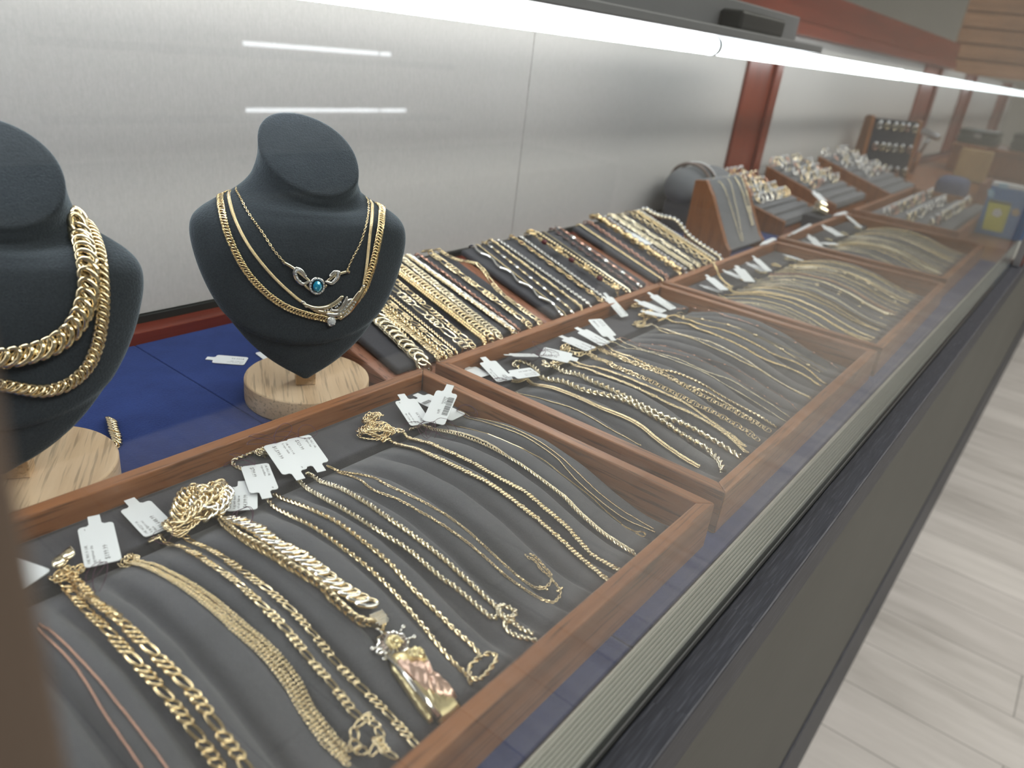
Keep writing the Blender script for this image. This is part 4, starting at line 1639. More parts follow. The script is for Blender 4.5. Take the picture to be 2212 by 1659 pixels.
for px, n_ in (([(700, 668), (722, 661), (733, 650)], 7), ([(738, 672), (748, 656), (758, 648)], 6), ([(742, 678), (754, 664), (764, 650)], 7)):
    bust_studs(px, n_, .0007, 'diamond_row', M['diamond'], nB, .0040).parent = sw
bust_tube([(653, 651), (658, 656), (662, 661)], .0013, 'chain_cap', M['white_gold'], nB, .0014)
bust_tube([(783, 624), (784, 617)], .0014, 'chain_cap', M['white_gold'], nB, .0014)

# C: cable chain with the bow and topaz
nC = chain_thing('necklace', 'fine gold cable chain with blue topaz bow, innermost on the middle bust', 'necklace', GB, [
    bs([(614, 566), (592, 541), (566, 501), (537, 461), (516, 421), (500, 395)], 'cable', .0017, NAPE_L),
    bs([(749, 585), (760, 560), (776, 530), (789, 492), (796, 455), (793, 425)], 'cable', .0017, NAPE_R)], [M['gold']])
bow = empty('bow_pendant'); bow.parent = nC


def bowp(px, r, name, mat, taper=None, lift=.0018):
    o_ = bust_tube(px, r, name, mat, nC, lift, taper)
    o_.parent = bow


bowp([(613, 566), (624, 572), (638, 581), (652, 592), (668, 606)], .0011, 'bow_arm', M['gold_pale'], (.9, 1, 1, 1, .8))
bowp([(750, 585), (738, 588), (722, 594), (706, 606)], .0011, 'bow_arm', M['gold_pale'], (.9, 1, 1, .8))
bowp([(668, 606), (654, 612), (643, 604), (637, 590), (640, 579), (650, 583), (660, 595)], .0013, 'bow_loop', M['white_gold'], (.7, 1, 1.2, 1.2, 1.1, 1, .8), .0022)
bowp([(703, 607), (716, 610), (726, 600), (730, 588), (722, 586), (712, 594)], .0013, 'bow_loop', M['white_gold'], (.7, 1, 1.2, 1.2, 1, .8), .0022)
bowp([(659, 617), (668, 624), (680, 628), (694, 624), (704, 616)], .0010, 'bow_arm', M['gold'], None, .0014)
bust_studs([(650, 608), (641, 598), (638, 584), (646, 581)], 9, .0007, 'diamond_row', M['diamond'], nC, .0034).parent = bow
bust_studs([(718, 606), (727, 597), (728, 588)], 7, .0007, 'diamond_row', M['diamond'], nC, .0034).parent = bow
p, n = bust_point(bvh1, (684, 616), .0028)
T_, B_, N_ = frames(np.array([p, p + np.array([0, 0, .001])]), np.tile(n, (2, 1)))
q_ = p[None] - np.array(nC.location)
g = Geo(); g.inst(ring_base(.0108, .0090, .0011, 24, 6), q_, T_[:1], B_[:1], N_[:1]); g.build('halo', [M['white_gold']], nC).parent = bow
g = Geo()
for a in np.arange(16) * 2 * PI / 16:
    b_ = ball_base(.0007, u=6, v=4)
    g.inst(b_, q_ + T_[:1] * .0054 * math.cos(a) + B_[:1] * .0045 * math.sin(a) + n * .0010, T_[:1], B_[:1], N_[:1])
g.build('diamond_ring', [M['diamond']], nC, smooth=False).parent = bow
g = Geo(); g.inst(ball_base(.0034, 1.2, .92, .62, 10, 5), q_ + n * .0012, T_[:1], B_[:1], N_[:1]); g.build('oval_topaz', [M['topaz']], nC, smooth=False).parent = bow
bust_studs([(612, 565), (614, 568)], 2, .0013, 'chain_cap', M['gold'], nC, .0016)
bust_studs([(748, 585), (751, 586)], 2, .0013, 'chain_cap', M['gold'], nC, .0016)


def b2s(px, kind, w_, back, lift=None):
    return bust_strand(bvh2, mw2, px, w_ * .36 if lift is None else lift, kind, w_, back)


GB2 = 'necklaces on the left bust'
chain_thing('necklace', 'thick polished gold cuban chain, upper one on the left bust', 'necklace', GB2, [
    b2s([(-70, 765), (-30, 772), (20, 768), (65, 760), (110, 743), (146, 718), (168, 688), (183, 655), (190, 620), (188, 580), (181, 542), (168, 503), (152, 480)], 'cuban', .0088, NAPE_R)], [M['gold']])
chain_thing('necklace', 'medium gold cuban chain, lower one on the left bust', 'necklace', GB2, [
    b2s([(-80, 820), (-40, 828), (0, 828), (45, 836), (90, 842), (130, 834), (160, 818), (188, 790), (208, 745), (218, 692), (221, 642), (219, 600), (213, 552), (198, 510), (180, 482)], 'cuban', .0056, NAPE_R)], [M['gold']])

# chain and tags lying on the velvet
P = np.array([at_plane(*c_, 2, .0024) for c_ in catmull([(240, 905), (246, 930), (252, 955), (240, 962), (225, 961), (208, 950)], 8)])
chain_thing('bracelet', 'gold cuban bracelet end lying on blue velvet behind the left bust', 'bracelet', None, [(P, np.tile([0, -.3, 1.0], (len(P), 1)), 'cuban', .0064)], [M['gold']])
price_tag('white price tag lying on the blue velvet left of the middle bust', None, (446, 774), (532, 781),
          std_lines('14k 10mm pear', 'pendant 18in', '', '$999.99', .004), z=.0006, zmax=.012)
price_tag('white tag corner peeking out behind the middle bust base', None, (600, 762), (560, 770), (), z=.0006, zmax=.012)

# ------------------------------------------------------------------ second tray
G2 = 'necklaces in the second tray'


def N2(label, strands, mats, clasp=None):
    return chain_thing('necklace', label, 'necklace', G2, strands, mats, clasp)


Lq = .8
N2('thin gold box chain, frontmost along the left wall of the second tray', [
    S(1, [(1115, 848), (1128, 853), (1185, 872), (1232, 886), (1280, 910), (1327, 938), (1384, 965)], 'box', .0012, None, Lq)], [M['gold']])
N2('wide woven gold wheat chain, left of the thick rope chain', [
    S(1, [(1105, 827), (1130, 831), (1166, 838), (1232, 860), (1303, 891), (1375, 924), (1422, 962), (1470, 995), (1508, 1016)], 'wheat', .0042)], [M['gold']])
N2('thick gold rope chain doubled, with coiled end under the $2,499.99 tag', [
    S(1, [(1137, 821), (1209, 831), (1280, 853), (1351, 876), (1413, 910), (1470, 943), (1522, 971), (1548, 998), (1560, 1024)], 'rope', .0050),
    S(1, [(1190, 804), (1256, 819), (1327, 848), (1389, 881), (1446, 910), (1508, 943), (1565, 976), (1598, 995)], 'rope', .0048),
    S(1, [(1166, 810), (1150, 795), (1130, 786), (1114, 786), (1110, 793), (1122, 797)], 'rope', .0040)], [M['gold_pale']],
    clasp_at(1, (1178, 800), (1172, 790), .012, .005))
N2('flat gold curb chain doubled, right of the thick rope chain', [
    S(1, [(1190, 795), (1209, 792), (1280, 805), (1351, 829), (1422, 862), (1493, 900), (1555, 938), (1612, 981)], 'flatcurb', .0036),
    S(1, [(1205, 785), (1280, 798), (1355, 822), (1422, 851), (1493, 885), (1555, 926), (1607, 970)], 'flatcurb', .0033)], [M['gold']],
    clasp_at(1, (1198, 790), (1180, 798), .009, .004))
N2('gold anchor link chain doubled, with a bar across every link', [
    S(1, [(1228, 766), (1242, 769), (1313, 790), (1375, 815), (1436, 843), (1493, 872), (1550, 905), (1603, 936), (1638, 957)], 'anchor', .0052),
    S(1, [(1237, 757), (1292, 764), (1368, 787), (1444, 820), (1501, 849), (1558, 881), (1608, 910), (1662, 938)], 'anchor', .0052),
    heap(1, (1222, 757), .007, .005, .005, 2, 61, 'cable', .003)], [M['gold']])
N2('gold rolo rope chain doubled, right of the anchor chain', [
    S(1, [(1278, 758), (1284, 761), (1375, 788), (1446, 819), (1517, 848), (1588, 891), (1650, 928)], 'rope_loose', .0023, None, Lq),
    S(1, [(1285, 752), (1327, 761), (1398, 791), (1470, 815), (1541, 848), (1612, 886), (1678, 924)], 'rope_loose', .0023, None, Lq)], [M['gold']])
N2('slim gold figaro chain doubled, in the middle of the second tray', [
    S(1, [(1305, 742), (1318, 747), (1398, 765), (1470, 789), (1541, 819), (1612, 857), (1697, 914)], 'figaro', .0021, None, Lq),
    S(1, [(1310, 738), (1340, 744), (1420, 764), (1493, 791), (1565, 819), (1636, 862), (1707, 905)], 'figaro', .0021, None, Lq)], [M['gold_pale']])
N2('hair thin rose gold chain with tiny beads, above the slim figaro', [
    S(1, [(1330, 735), (1341, 738), (1422, 748), (1493, 765), (1565, 791), (1636, 829), (1697, 867), (1721, 886)], 'fine_bead', .0013, None, Lq)], [M['rose']])
N2('second hair thin rose gold chain, just left of the beaded one', [
    S(1, [(1318, 742), (1345, 745), (1420, 757), (1490, 776), (1560, 803), (1630, 842), (1690, 880)], 'fine_bead', .0011, None, Lq)], [M['rose']])
N2('gold curb chain with bright cut links, coiled by the back block', [
    S(1, [(1365, 703), (1400, 708), (1436, 715), (1508, 734), (1574, 762), (1641, 800), (1697, 834), (1750, 860)], 'curb_white', .0027, None, Lq),
    S(1, [(1420, 716), (1490, 735), (1560, 764), (1620, 795), (1659, 812), (1716, 845), (1752, 866)], 'curb', .0022, None, Lq),
    heap(1, (1382, 704), .012, .006, .004, 3, 71, 'cable', .0024, 0, Lq)], [M['gold'], M['white_gold']])
N2('heavy gold curb chain doubled, with a big coil at the back rail', [
    S(1, [(1420, 695), (1440, 697), (1493, 708), (1555, 729), (1612, 758), (1669, 786), (1731, 815), (1769, 838)], 'curb', .0036, None, Lq),
    S(1, [(1430, 688), (1446, 688), (1517, 703), (1588, 729), (1659, 762), (1731, 796), (1783, 834)], 'curb', .0032, None, Lq),
    heap(1, (1395, 690), .014, .008, .009, 4, 73, 'curb', .0036, 0, Lq),
    heap(1, (1375, 668), .008, .007, .006, 3, 75, 'curb', .0034, 0, Lq)], [M['gold_deep']],
    clasp_at(1, (1400, 688), (1410, 680), .010, .008))
N2('bundle of fine gold strands with ball stations, next to the right wall chain', [
    S(1, [(1462, 684), (1470, 686), (1565, 703), (1636, 729), (1707, 765), (1778, 805)], 'snake', .0009, None, Lq),
    S(1, [(1462, 682), (1480, 684), (1575, 701), (1646, 728), (1716, 764), (1785, 803)], 'snake', .0009, None, Lq),
    S(1, [(1460, 687), (1470, 689), (1565, 707), (1636, 734), (1705, 769), (1772, 808)], 'fine_bead', .0028, .0018, Lq)], [M['gold']])
N2('rose gold beaded chain along the right wall of the second tray', [
    S(1, [(1460, 670), (1480, 671), (1541, 678), (1612, 697), (1683, 727), (1745, 762), (1811, 800)], 'fine_bead', .0019, .0015, Lq)], [M['rose']])

G3 = 'price tags in the second tray'
price_tag('blank white tag half hidden by the left rail of the second tray', G3, (1004, 792), (1044, 814), (), z=.022)
price_tag('white price tag ending 0.90, frontmost in the second tray', G3, (1043, 772), (1092, 823),
          std_lines('10K W8 2 10K', 'YG FRANCO CHAI', 'N', '0.90'), thread=(2, 21), z=.022)
price_tag('white price tag reading $2,499.99, lying on the thick rope chain', G3, (1094, 812), (1157, 803),
          std_lines('14k W13 14k', 'yg rope neck', 'lace', '$2,499.99', .0042), z=.028, zmax=.016)
price_tag('white price tag reading $2,199.99, propped behind the coiled rope', G3, (1089, 767), (1159, 768),
          std_lines('14k W11 14k', 'yg curb chain', '', '$2,199.99', .0042), thread=(2, 23), z=.026, zmax=.01, roll=.25)
price_tag('white price tag reading $1,499.99, above the anchor link chain', G3, (1248, 778), (1170, 760),
          std_lines('14k W9 14k yg', 'anchor link', '', '$1,499.99', .0042), thread=(2, 24), z=.026, roll=.2)
price_tag('white price tag reading $999.99, left of the pair by the slim figaro', G3, (1210, 726), (1277, 755),
          std_lines('14k W6 14k yg', 'rope chain', '', '$999.99', .0042), z=.024, thread=(1, 25))
price_tag('white price tag wedged between the $999.99 tag and the $899.99 tag', G3, (1244, 708), (1309, 744),
          std_lines('14k W8 14k yg', 'figaro chain', '', '$1,299.99', .0042), z=.025, thread=(1, 26))
price_tag('white price tag reading $899.99, with its tab pointing at the fine chains', G3, (1326, 736), (1284, 690),
          std_lines('14k W5 14k', 'yg bead chain', '', '$899.99', .0042), z=.025)
price_tag('white price tag hanging over the back rail of the second tray', G3, (1305, 633), (1350, 684),
          std_lines('14k W4 14k', '', '', '$699.99', .003), z=.023, zmax=.03, W=.0125)
price_tag('small white tag behind the big coil, right one of two', G3, (1400, 632), (1454, 668), std_lines('14k W4 14k', '', '', '$799.99', .003), z=.024, W=.0145)
price_tag('small white tag behind the big coil, left one of two', G3, (1371, 648), (1434, 674), std_lines('14k W7 14k', '', '', '$999.99', .003), z=.027, W=.0145)
price_tag('slim white tag lying across the big coil', G3, (1384, 672), (1440, 684), (), z=.030, W=.011)

# ------------------------------------------------------------------ third and fourth trays: fine chains side by side
ORD = ['first', 'second', 'third', 'fourth', 'fifth', 'sixth', 'seventh', 'eighth', 'ninth', 'tenth', 'eleventh', 'twelfth', 'thirteenth',
       'fourteenth', 'fifteenth', 'sixteenth', 'seventeenth', 'eighteenth', 'nineteenth', 'twentieth']


def fine_row(k, kinds, u0, u1, where, seed):
    rr = np.random.RandomState(seed)
    n = len(kinds)
    for i, (kd, w_, mm, txt) in enumerate(kinds):
        u = u0 + (u1 - u0) * i / (n - 1)
        st = []
        for dbl in range(2):
            du = (-.0022 if dbl else .0022) * (1 + rr.rand())
            d0, d1 = .050 + rr.rand() * .008, .2265 - rr.rand() * .012
            d = np.linspace(d0, d1, 40)
            uu = u + du * np.clip((d - .05) / .05, .2, 1) + .003 * np.sin(d * 22 + rr.rand() * 6) + .004 * rr.randn() * (d - .05) / .15
            P, N_ = ud_strand(k, np.stack([uu, d], -1), w_ * .42)
            st.append((P, N_, kd, w_, .5))
        if i % 3 == 0:
            c, _ = ud_strand(k, [(u, .046)] * 2, w_ * .4)
            P, N_ = heap_path(c[0], .007, .008, .004, 3, seed + i)
            st.append((P, N_, 'cable', max(w_, .0018), .5))
        o_ = chain_thing('necklace', '%s, %s from the left in the %s tray' % (txt, ORD[i], where), 'necklace',
                         'necklaces in the %s tray' % where, st, [M[mm], M['white_gold']])


fine_row(2, [('cable', .0026, 'gold_pale', 'pale gold cable chain'), ('curb', .0030, 'gold', 'gold curb chain'), ('curb', .0036, 'gold_deep', 'bright yellow curb chain'),
             ('rope', .0026, 'gold', 'gold rope chain'), ('snake', .0018, 'gold_pale', 'pale snake chain'), ('curb', .0028, 'gold_deep', 'yellow curb chain'),
             ('snake', .0016, 'gold', 'thin gold snake chain'), ('box', .0016, 'gold_pale', 'pale box chain'), ('fine_bead', .0026, 'gold', 'beaded gold chain'),
             ('rope', .0032, 'gold_pale', 'pale gold rope chain'), ('cable', .0022, 'rose', 'rose gold cable chain'), ('curb', .0024, 'gold', 'slim gold curb chain'),
             ('cable', .0022, 'gold', 'slim gold cable chain'), ('fine_bead', .0028, 'gold_pale', 'beaded pale gold chain'), ('rope', .0026, 'gold', 'slim gold rope chain'),
             ('figaro', .0024, 'gold_pale', 'pale figaro chain'), ('station', .0020, 'gold_deep', 'yellow station chain')], .030, .345, 'third', 100)
fine_row(3, [('cable', .0022, 'gold_pale', 'pale cable chain'), ('snake', .0018, 'gold', 'gold snake chain'), ('curb', .0034, 'gold_deep', 'yellow curb chain'),
             ('rope', .0026, 'gold_pale', 'pale rope chain'), ('curb', .0026, 'gold', 'gold curb chain'), ('box', .0018, 'gold_pale', 'pale box chain'),
             ('snake', .0018, 'gold_pale', 'pale snake chain'), ('rope', .0026, 'gold', 'gold rope chain'), ('cable', .0024, 'gold', 'gold cable chain'),
             ('curb', .0024, 'gold_pale', 'pale curb chain'), ('station', .0022, 'gold_deep', 'yellow station chain')], .045, .335, 'farthest', 200)

FT = 'blank price tags in the far trays'
for lb, a, b, w_, z in (
        ('upper white tag of the leftmost pair in the third tray', (1525, 594), (1565, 627), .016, .028),
        ('lower white tag of the leftmost pair in the third tray', (1512, 616), (1558, 631), .012, .024),
        ('first white tag right of the draped gold chain in the third tray', (1561, 583), (1602, 602), .014, .026),
        ('widest white tag right of the draped gold chain in the third tray', (1590, 574), (1620, 609), .020, .030),
        ('white tag between two others at the back of the third tray', (1612, 567), (1653, 587), .016, .030),
        ('rearmost white tag of the fan in the third tray', (1626, 553), (1661, 586), .014, .032),
        ('narrow white tag by the right wall of the third tray', (1692, 550), (1734, 563), .010, .026),
        ('left white tag of the crossed pair in the farthest tray', (1746, 507), (1770, 532), .018, .028),
        ('right white tag of the crossed pair in the farthest tray', (1771, 526), (1808, 527), .016, .028),
        ('widest white tag in the middle of the farthest tray', (1776, 486), (1816, 510), .026, .030),
        ('flat white tag at the left front of the farthest tray', (1734, 520), (1782, 536), .010, .026),
        ('white tag hanging inside the back corner of the farthest tray', (1824, 462), (1860, 492), .016, .030),
        ('white tag lying over the back right corner of the farthest tray', (1800, 466), (1829, 458), .012, .034),
        ('long white tag lying along the back rail of the farthest tray', (1702, 510), (1752, 484), .010, .034),
        ('white tag on the back rail where the third and farthest trays meet', (1642, 530), (1674, 515), .010, .034)):
    price_tag(lb, FT, a, b, (), z=z, W=w_ * .8, L=.042)

P = np.array([at_plane(px_, py_, 2, z_) for px_, py_, z_ in [(1540, 567, .036), (1546, 578, .036), (1551, 590, .030), (1558, 602, .025), (1568, 612, .024), (1580, 618, .024)]])
chain_thing('bracelet', 'gold curb chain draped over the back rail into the third tray', 'bracelet', None,
            [(catmull(P, 6), np.tile([-.2, -.4, 1.0], (len(catmull(P, 6)), 1)), 'curb', .0042, .6)], [M['gold_deep']])

# ------------------------------------------------------------------ bracelet ramps
SLOPE = math.atan2(.035, .130)
Y0, Z0 = .0600, .0210                       # line where the pad meets its front edge


def pad_hit(px, py):
    """sight line through a photo pixel -> top plane of the ramp pads"""
    n = np.array([0, -math.sin(SLOPE), math.cos(SLOPE)])
    d = ray(px, py)
    return CAM + d * ((np.array([0, Y0, Z0]) - CAM) @ n) / (d @ n)


RAMPS = [(.3345, .5505), (.5525, .7695), (.7715, .9795)]
RL = ['left wooden bracelet ramp, beside the middle bust', 'middle wooden bracelet ramp, with the silver and garnet bracelets',
      'right wooden bracelet ramp, next to the tall wooden wedge']

for (x0, x1), lb in zip(RAMPS, RL):
    W_ = x1 - x0
    rt = empty('bracelet_ramp', (x0, .050, 0), 0, lb, 'display ramp', 'wooden bracelet ramps')
    # wedge body, cut as a side profile
    prof = [(0, .0003), (0.140, .0003), (.140, .0440), (.1366, .0462), (.004, .0120), (0, .0095)]
    pm_ = Matrix(((0, 0, 1, 0), (1, 0, 0, 0), (0, 1, 0, 0), (0, 0, 0, 1)))
    MB().prism(prof, 0.0, W_, mat=pm_).build('wedge', M['ramp_y'], rt, .0015, 2)
    ca, sa = math.cos(SLOPE), math.sin(SLOPE)
    tm = Matrix.Translation((0, .0100, .0133)) @ Matrix.Rotation(SLOPE, 4, 'X')
    mb = MB()
    mb.box(.0105, W_ - .0105, .0015, .1375, 0.0003, .0072, mat=tm)
    mb.build('pad', M['pad_dark'], rt, .0030, 3, True)


def bracelet(front, back, kind, w_, mats, label, lod=.8, extra=None, sag=0.0, mi=0):
    A, Bk = pad_hit(*front), pad_hit(*back)
    n = np.array([0, -math.sin(SLOPE), math.cos(SLOPE)])
    A[1] = max(A[1], .0585)
    t = np.linspace(0, 1, 40)[:, None]
    P = A * (1 - t) + Bk * t
    D = (Bk - A) / np.linalg.norm(Bk - A)
    P = P + n * (w_ * .40 + .0004)
    if sag:
        P = P + n * sag * np.exp(-((t - .62) / .16) ** 2)
    # ends turn down over the front and back edges of the pad
    fr = np.array([P[0] - D * .0035 - n * .002, P[0] - D * .0050 - n * .0062])[::-1]
    bk = np.array([P[-1] + D * .0035 - n * .0022, P[-1] + D * .0050 - n * .0062])
    P = np.vstack([fr, P, bk])
    N_ = np.vstack([np.tile(n - D * .8, (2, 1)), np.tile(n, (40, 1)), np.tile(n + D * .8, (2, 1))])
    st = [(P, N_, kind, w_, lod, mi)]
    for off, k2, w2 in (extra or []):
        st.append((P + np.array([off, 0, 0]), N_, k2, w2, lod, mi))
    return chain_thing('bracelet', label, 'bracelet', 'bracelets on the wooden ramps', st, [M[a] for a in mats])


GW = ['gold', 'white_gold']
bracelet((919, 793), (812, 695), 'iced', 0.0104, ['gold_pale', 'white_gold'], 'thick iced gold cuban bracelet, frontmost on the left ramp')
bracelet((936, 791), (834, 684), 'rope', .0040, GW, 'beaded gold rope bracelet against the thick iced one')
bracelet((949, 771), (828, 668), 'cable', .0056, GW, 'tangled gold link bracelet with a big clasp on the left ramp', extra=[(.004, 'rope', .0042), (-.004, 'curb', .0040)])
bracelet((971, 765), (838, 655), 'figaro_long', .0044, GW, 'slim gold figaro bracelet behind the tangled one')
bracelet((985, 761), (842, 642), 'rope', .0030, GW, 'thin gold rope bracelet left of the long link bracelet')
bracelet((999, 753), (846, 628), 'figaro_long', 0.0073, ['gold_pale', 'white_gold'], 'gold bracelet of long open figaro links')
bracelet((1019, 749), (852, 610), 'figaro', .0056, GW, 'gold figaro bracelet alone in the middle of the left ramp')
bracelet((1040, 739), (855, 594), 'franco', 0.0071, ['gold_deep', 'white_gold'], 'square gold franco bracelet with herringbone sides')
bracelet((1057, 733), (860, 580), 'cuban', .0072, GW, 'thick gold cuban bracelet touching the franco one')
bracelet((1074, 727), (866, 562), 'curb', 0.0061, ['gold_pale', 'white_gold'], 'pale gold curb bracelet right of the thick cuban one')
bracelet((1106, 717), (880, 556), 'curb_white', .0056, GW, 'two tone gold curb bracelet on the left ramp')
bracelet((1116, 711), (904, 553), 'station', 0.0035, ['rose', 'white_gold'], 'thin rose gold link bracelet on the left ramp')
bracelet((1140, 705), (923, 547), 'figaro', .0064, GW, 'broad gold figaro bracelet, second from the right on the left ramp')
bracelet((1164, 698), (946, 543), 'figaro', .0050, GW, 'gold bracelet with an arched name plate, rightmost on the left ramp', sag=.012)

bracelet((1215, 681), (1018, 534), 'wave', 0.0066, ['white_gold', 'white_gold'], 'silver wave link bracelet, leftmost on the middle ramp')
bracelet((1222, 679), (1032, 531), 'box', .0018, GW, 'thin gold box bracelet beside the silver wave one')
bracelet((1235, 674), (1048, 528), 'duo_link', .0052, GW, 'bracelet of alternating silver and gold leaf links')
bracelet((1254, 667), (1060, 523), 'nugget', .0056, GW, 'gold nugget bracelet on the middle ramp')
bracelet((1271, 659), (1076, 521), 'rope_loose', 0.0035, ['white_gold', 'white_gold'], 'thin silver twist bracelet, left one of two')
bracelet((1298, 653), (1107, 516), 'stone_link', 0.0066, ['gold_deep', 'garnet'], 'gold bracelet of dark garnet set oval links')
bracelet((1305, 647), (1123, 513), 'rope_loose', 0.0035, ['white_gold', 'white_gold'], 'thin silver twist bracelet, right one of two')
bracelet((1326, 634), (1141, 512), 'coin', 0.0142, ['gold_deep', 'garnet'], 'gold coin bracelet with dark red beads')
bracelet((1352, 632), (1157, 504), 'bead', .0042, GW, 'gold ball bead bracelet on the middle ramp')
bracelet((1358, 628), (1175, 503), 'snake', 0.0028, ['gold_pale', 'white_gold'], 'thin pale gold snake bracelet beside the ball beads')
bracelet((1367, 624), (1193, 498), 'stone_link', 0.0054, ['dark_metal', 'garnet'], 'dark metal bracelet with purple stones')
bracelet((1377, 618), (1205, 495), 'duo_link', 0.0066, ['rose', 'white_gold'], 'rose gold and silver dolphin style link bracelet, rightmost on the middle ramp')

bracelet((1432, 606), (1252, 487), 'rope', .0032, GW, 'thin gold rope bracelet, leftmost on the right ramp', .6)
bracelet((1440, 601), (1270, 482), 'cable', 0.0052, ['rose', 'white_gold'], 'rose gold cable bracelet on the right ramp', .6)
bracelet((1461, 593), (1283, 476), 'nugget', 0.0147, ['gold_deep', 'white_gold'], 'wide gold nugget bracelet on the right ramp', .6)
bracelet((1476, 586), (1306, 474), 'tennis', 0.0059, ['dark_metal', 'diamond'], 'dark diamond set bracelet beside the wide nugget one', .6)
bracelet((1492, 581), (1319, 468), 'curb', 0.0066, ['gold_pale', 'white_gold'], 'pale gold curb bracelet in the middle of the right ramp', .6)
bracelet((1507, 576), (1337, 467), 'figaro', 0.0066, ['gold_pale', 'white_gold'], 'pale gold figaro bracelet on the right ramp', .6)
bracelet((1522, 570), (1360, 464), 'cable', 0.0071, ['gold', 'white_gold'], 'gold round link bracelet on the right ramp', .6)
bracelet((1532, 567), (1371, 461), 'franco', 0.0059, ['gold_deep', 'white_gold'], 'square gold franco bracelet on the right ramp', .6)
bracelet((1542, 564), (1379, 459), 'tennis', 0.0054, ['gold', 'diamond'], 'gold tennis bracelet beside the arched one', .6)
bracelet((1554, 560), (1393, 456), 'tennis', 0.0073, ['gold_pale', 'diamond'], 'wide diamond bracelet with arched gold plate, rightmost on the right ramp', .6, sag=.010)

price_tag('blurred white tag lying on the bracelets of the right ramp', None, (1352, 498), (1402, 528), (), z=.046, zmax=.02, W=.012, L=.05)

# ------------------------------------------------------------------ far displays
M['navy'] = fabric('navy_velvet', (.008, .010, .020), (.016, .020, .034), scale=600)
# tall wooden wedge with draped chains
WX0, WX1 = 1.050, 1.195
wd = empty('necklace_wedge', (WX0, .078, 0), 0, 'tall wooden wedge with grey front and chains draped down it', 'display stand')
prof = [(0, .0003), (.078, .0003), (.078, .1050), (.060, .1080), (.045, .0880), (.025, .0520), (.008, .0230), (0, .0150)]
pm_ = Matrix(((0, 0, 1, 0), (1, 0, 0, 0), (0, 1, 0, 0), (0, 0, 0, 1)))
MB().prism(prof, 0.0, .010, mat=pm_).build('side_panel', M['ramp_dark'], wd, .0010)
MB().prism(prof, WX1 - WX0 - .010, WX1 - WX0, mat=pm_).build('side_panel', M['ramp_dark'], wd, .0010)
face = [(0, .0150), (.008, .0230), (.025, .0520), (.045, .0880), (.060, .1080), (.078, .1050), (.074, .1000), (.060, .1010), (.049, .0850), (.029, .0500), (.012, .0200), (.004, .0110)]
MB().prism(face, .0102, WX1 - WX0 - .0102, mat=pm_).build('grey_face', M['pad_light'], wd, .0012, 2, True)


def wedge_pt(x, s, lift=.003):
    f = np.array(face[:6])
    q_ = np.array([np.interp(s, np.linspace(0, 1, 6), f[:, i]) for i in (0, 1)])
    return np.array([x, .078 + q_[0] - lift * .85, q_[1] + lift * .5])


for lb, x, w_, kd, s0, wide in (('thin gold chain draped as a long loop on the grey wedge', 1.105, .0022, 'cable', .16, .022),
                                ('short pale gold bead chain on the grey wedge', 1.162, .0030, 'station', .30, .014)):
    P = [wedge_pt(x - wide * .9, .9), wedge_pt(x - wide * .6, .7), wedge_pt(x - wide * .35, .5), wedge_pt(x - wide * .15, s0 + .08), wedge_pt(x, s0),
         wedge_pt(x + wide * .3, s0 + .1), wedge_pt(x + wide * .55, .5), wedge_pt(x + wide * .8, .72), wedge_pt(x + wide, .9)]
    C_ = catmull(P, 6)
    chain_thing('necklace', lb, 'necklace', None, [(C_, np.tile([0, -.85, .5], (len(C_), 1)), kd, w_, .6)], [M['gold_pale']])

# grey roll pillow with a bracelet round it, behind the wedge
rl = empty('bracelet_pillow', (1.222, .222, 0), 0, 'grey roll pillow holding dark stone bracelets, behind the wooden wedge', 'display pillow')
g = Geo()
b_ = ball_base(1.0, .088, .042, .034, 28, 16)
bv = np.sign(b_[0]) * np.abs(b_[0]) ** np.array([.55, .9, .9]) * np.array([.088 ** .45, .042 ** .1, .034 ** .1])
g.add(bv + np.array([0, 0, .070]), b_[1])
g.build('roll', [M['pad_light']], rl)
MB().box(-.075, .075, -.026, .026, .0003, .050).build('stand', M['pad_dark'], rl, .006, 3, True)
for lb, x, mm in (('bright diamond bracelet round the grey pillow', 1.205, 'diamond'), ('dark stone bracelet round the grey pillow', 1.180, 'dark_metal')):
    a = np.linspace(-.6, PI + .6, 40)
    P = np.stack([x + .04 * (a - PI / 2) * .35, .222 - .047 * np.cos(a), .070 + .039 * np.sin(a)], -1)
    chain_thing('bracelet', lb, 'bracelet', None, [(P, np.stack([0 * a, -np.cos(a), np.sin(a)], -1), 'tennis', .0066, .6)], [M['dark_metal'], M[mm]])


def ring_obj(label, loc, r, tilt, rz, mm, gemm, group, size=1.0):
    g = Geo()
    V, F = ring_base(2 * r, 2 * r, r * .13, 14, 6)
    V = rotx(V, PI / 2 - tilt)
    g.add(rotz(V, rz), F, 0)
    c = np.array([[0, 0, r * 1.02]])
    c = rotx(c, -tilt)
    b = ball_base(r * .42, 1.15, .9, .7, 8, 5)
    g.add(rotz(b[0] + c, rz), b[1], 1)
    V = np.vstack(g.V)
    o = g.build('ring', [M[mm], M[gemm]])
    o.location = Vector(loc)
    me = o.data
    v0 = np.vstack(g.V)[0]
    for v in me.vertices:
        v.co = v.co + Vector(v0)
    tag(o, label, 'ring', group)
    return o


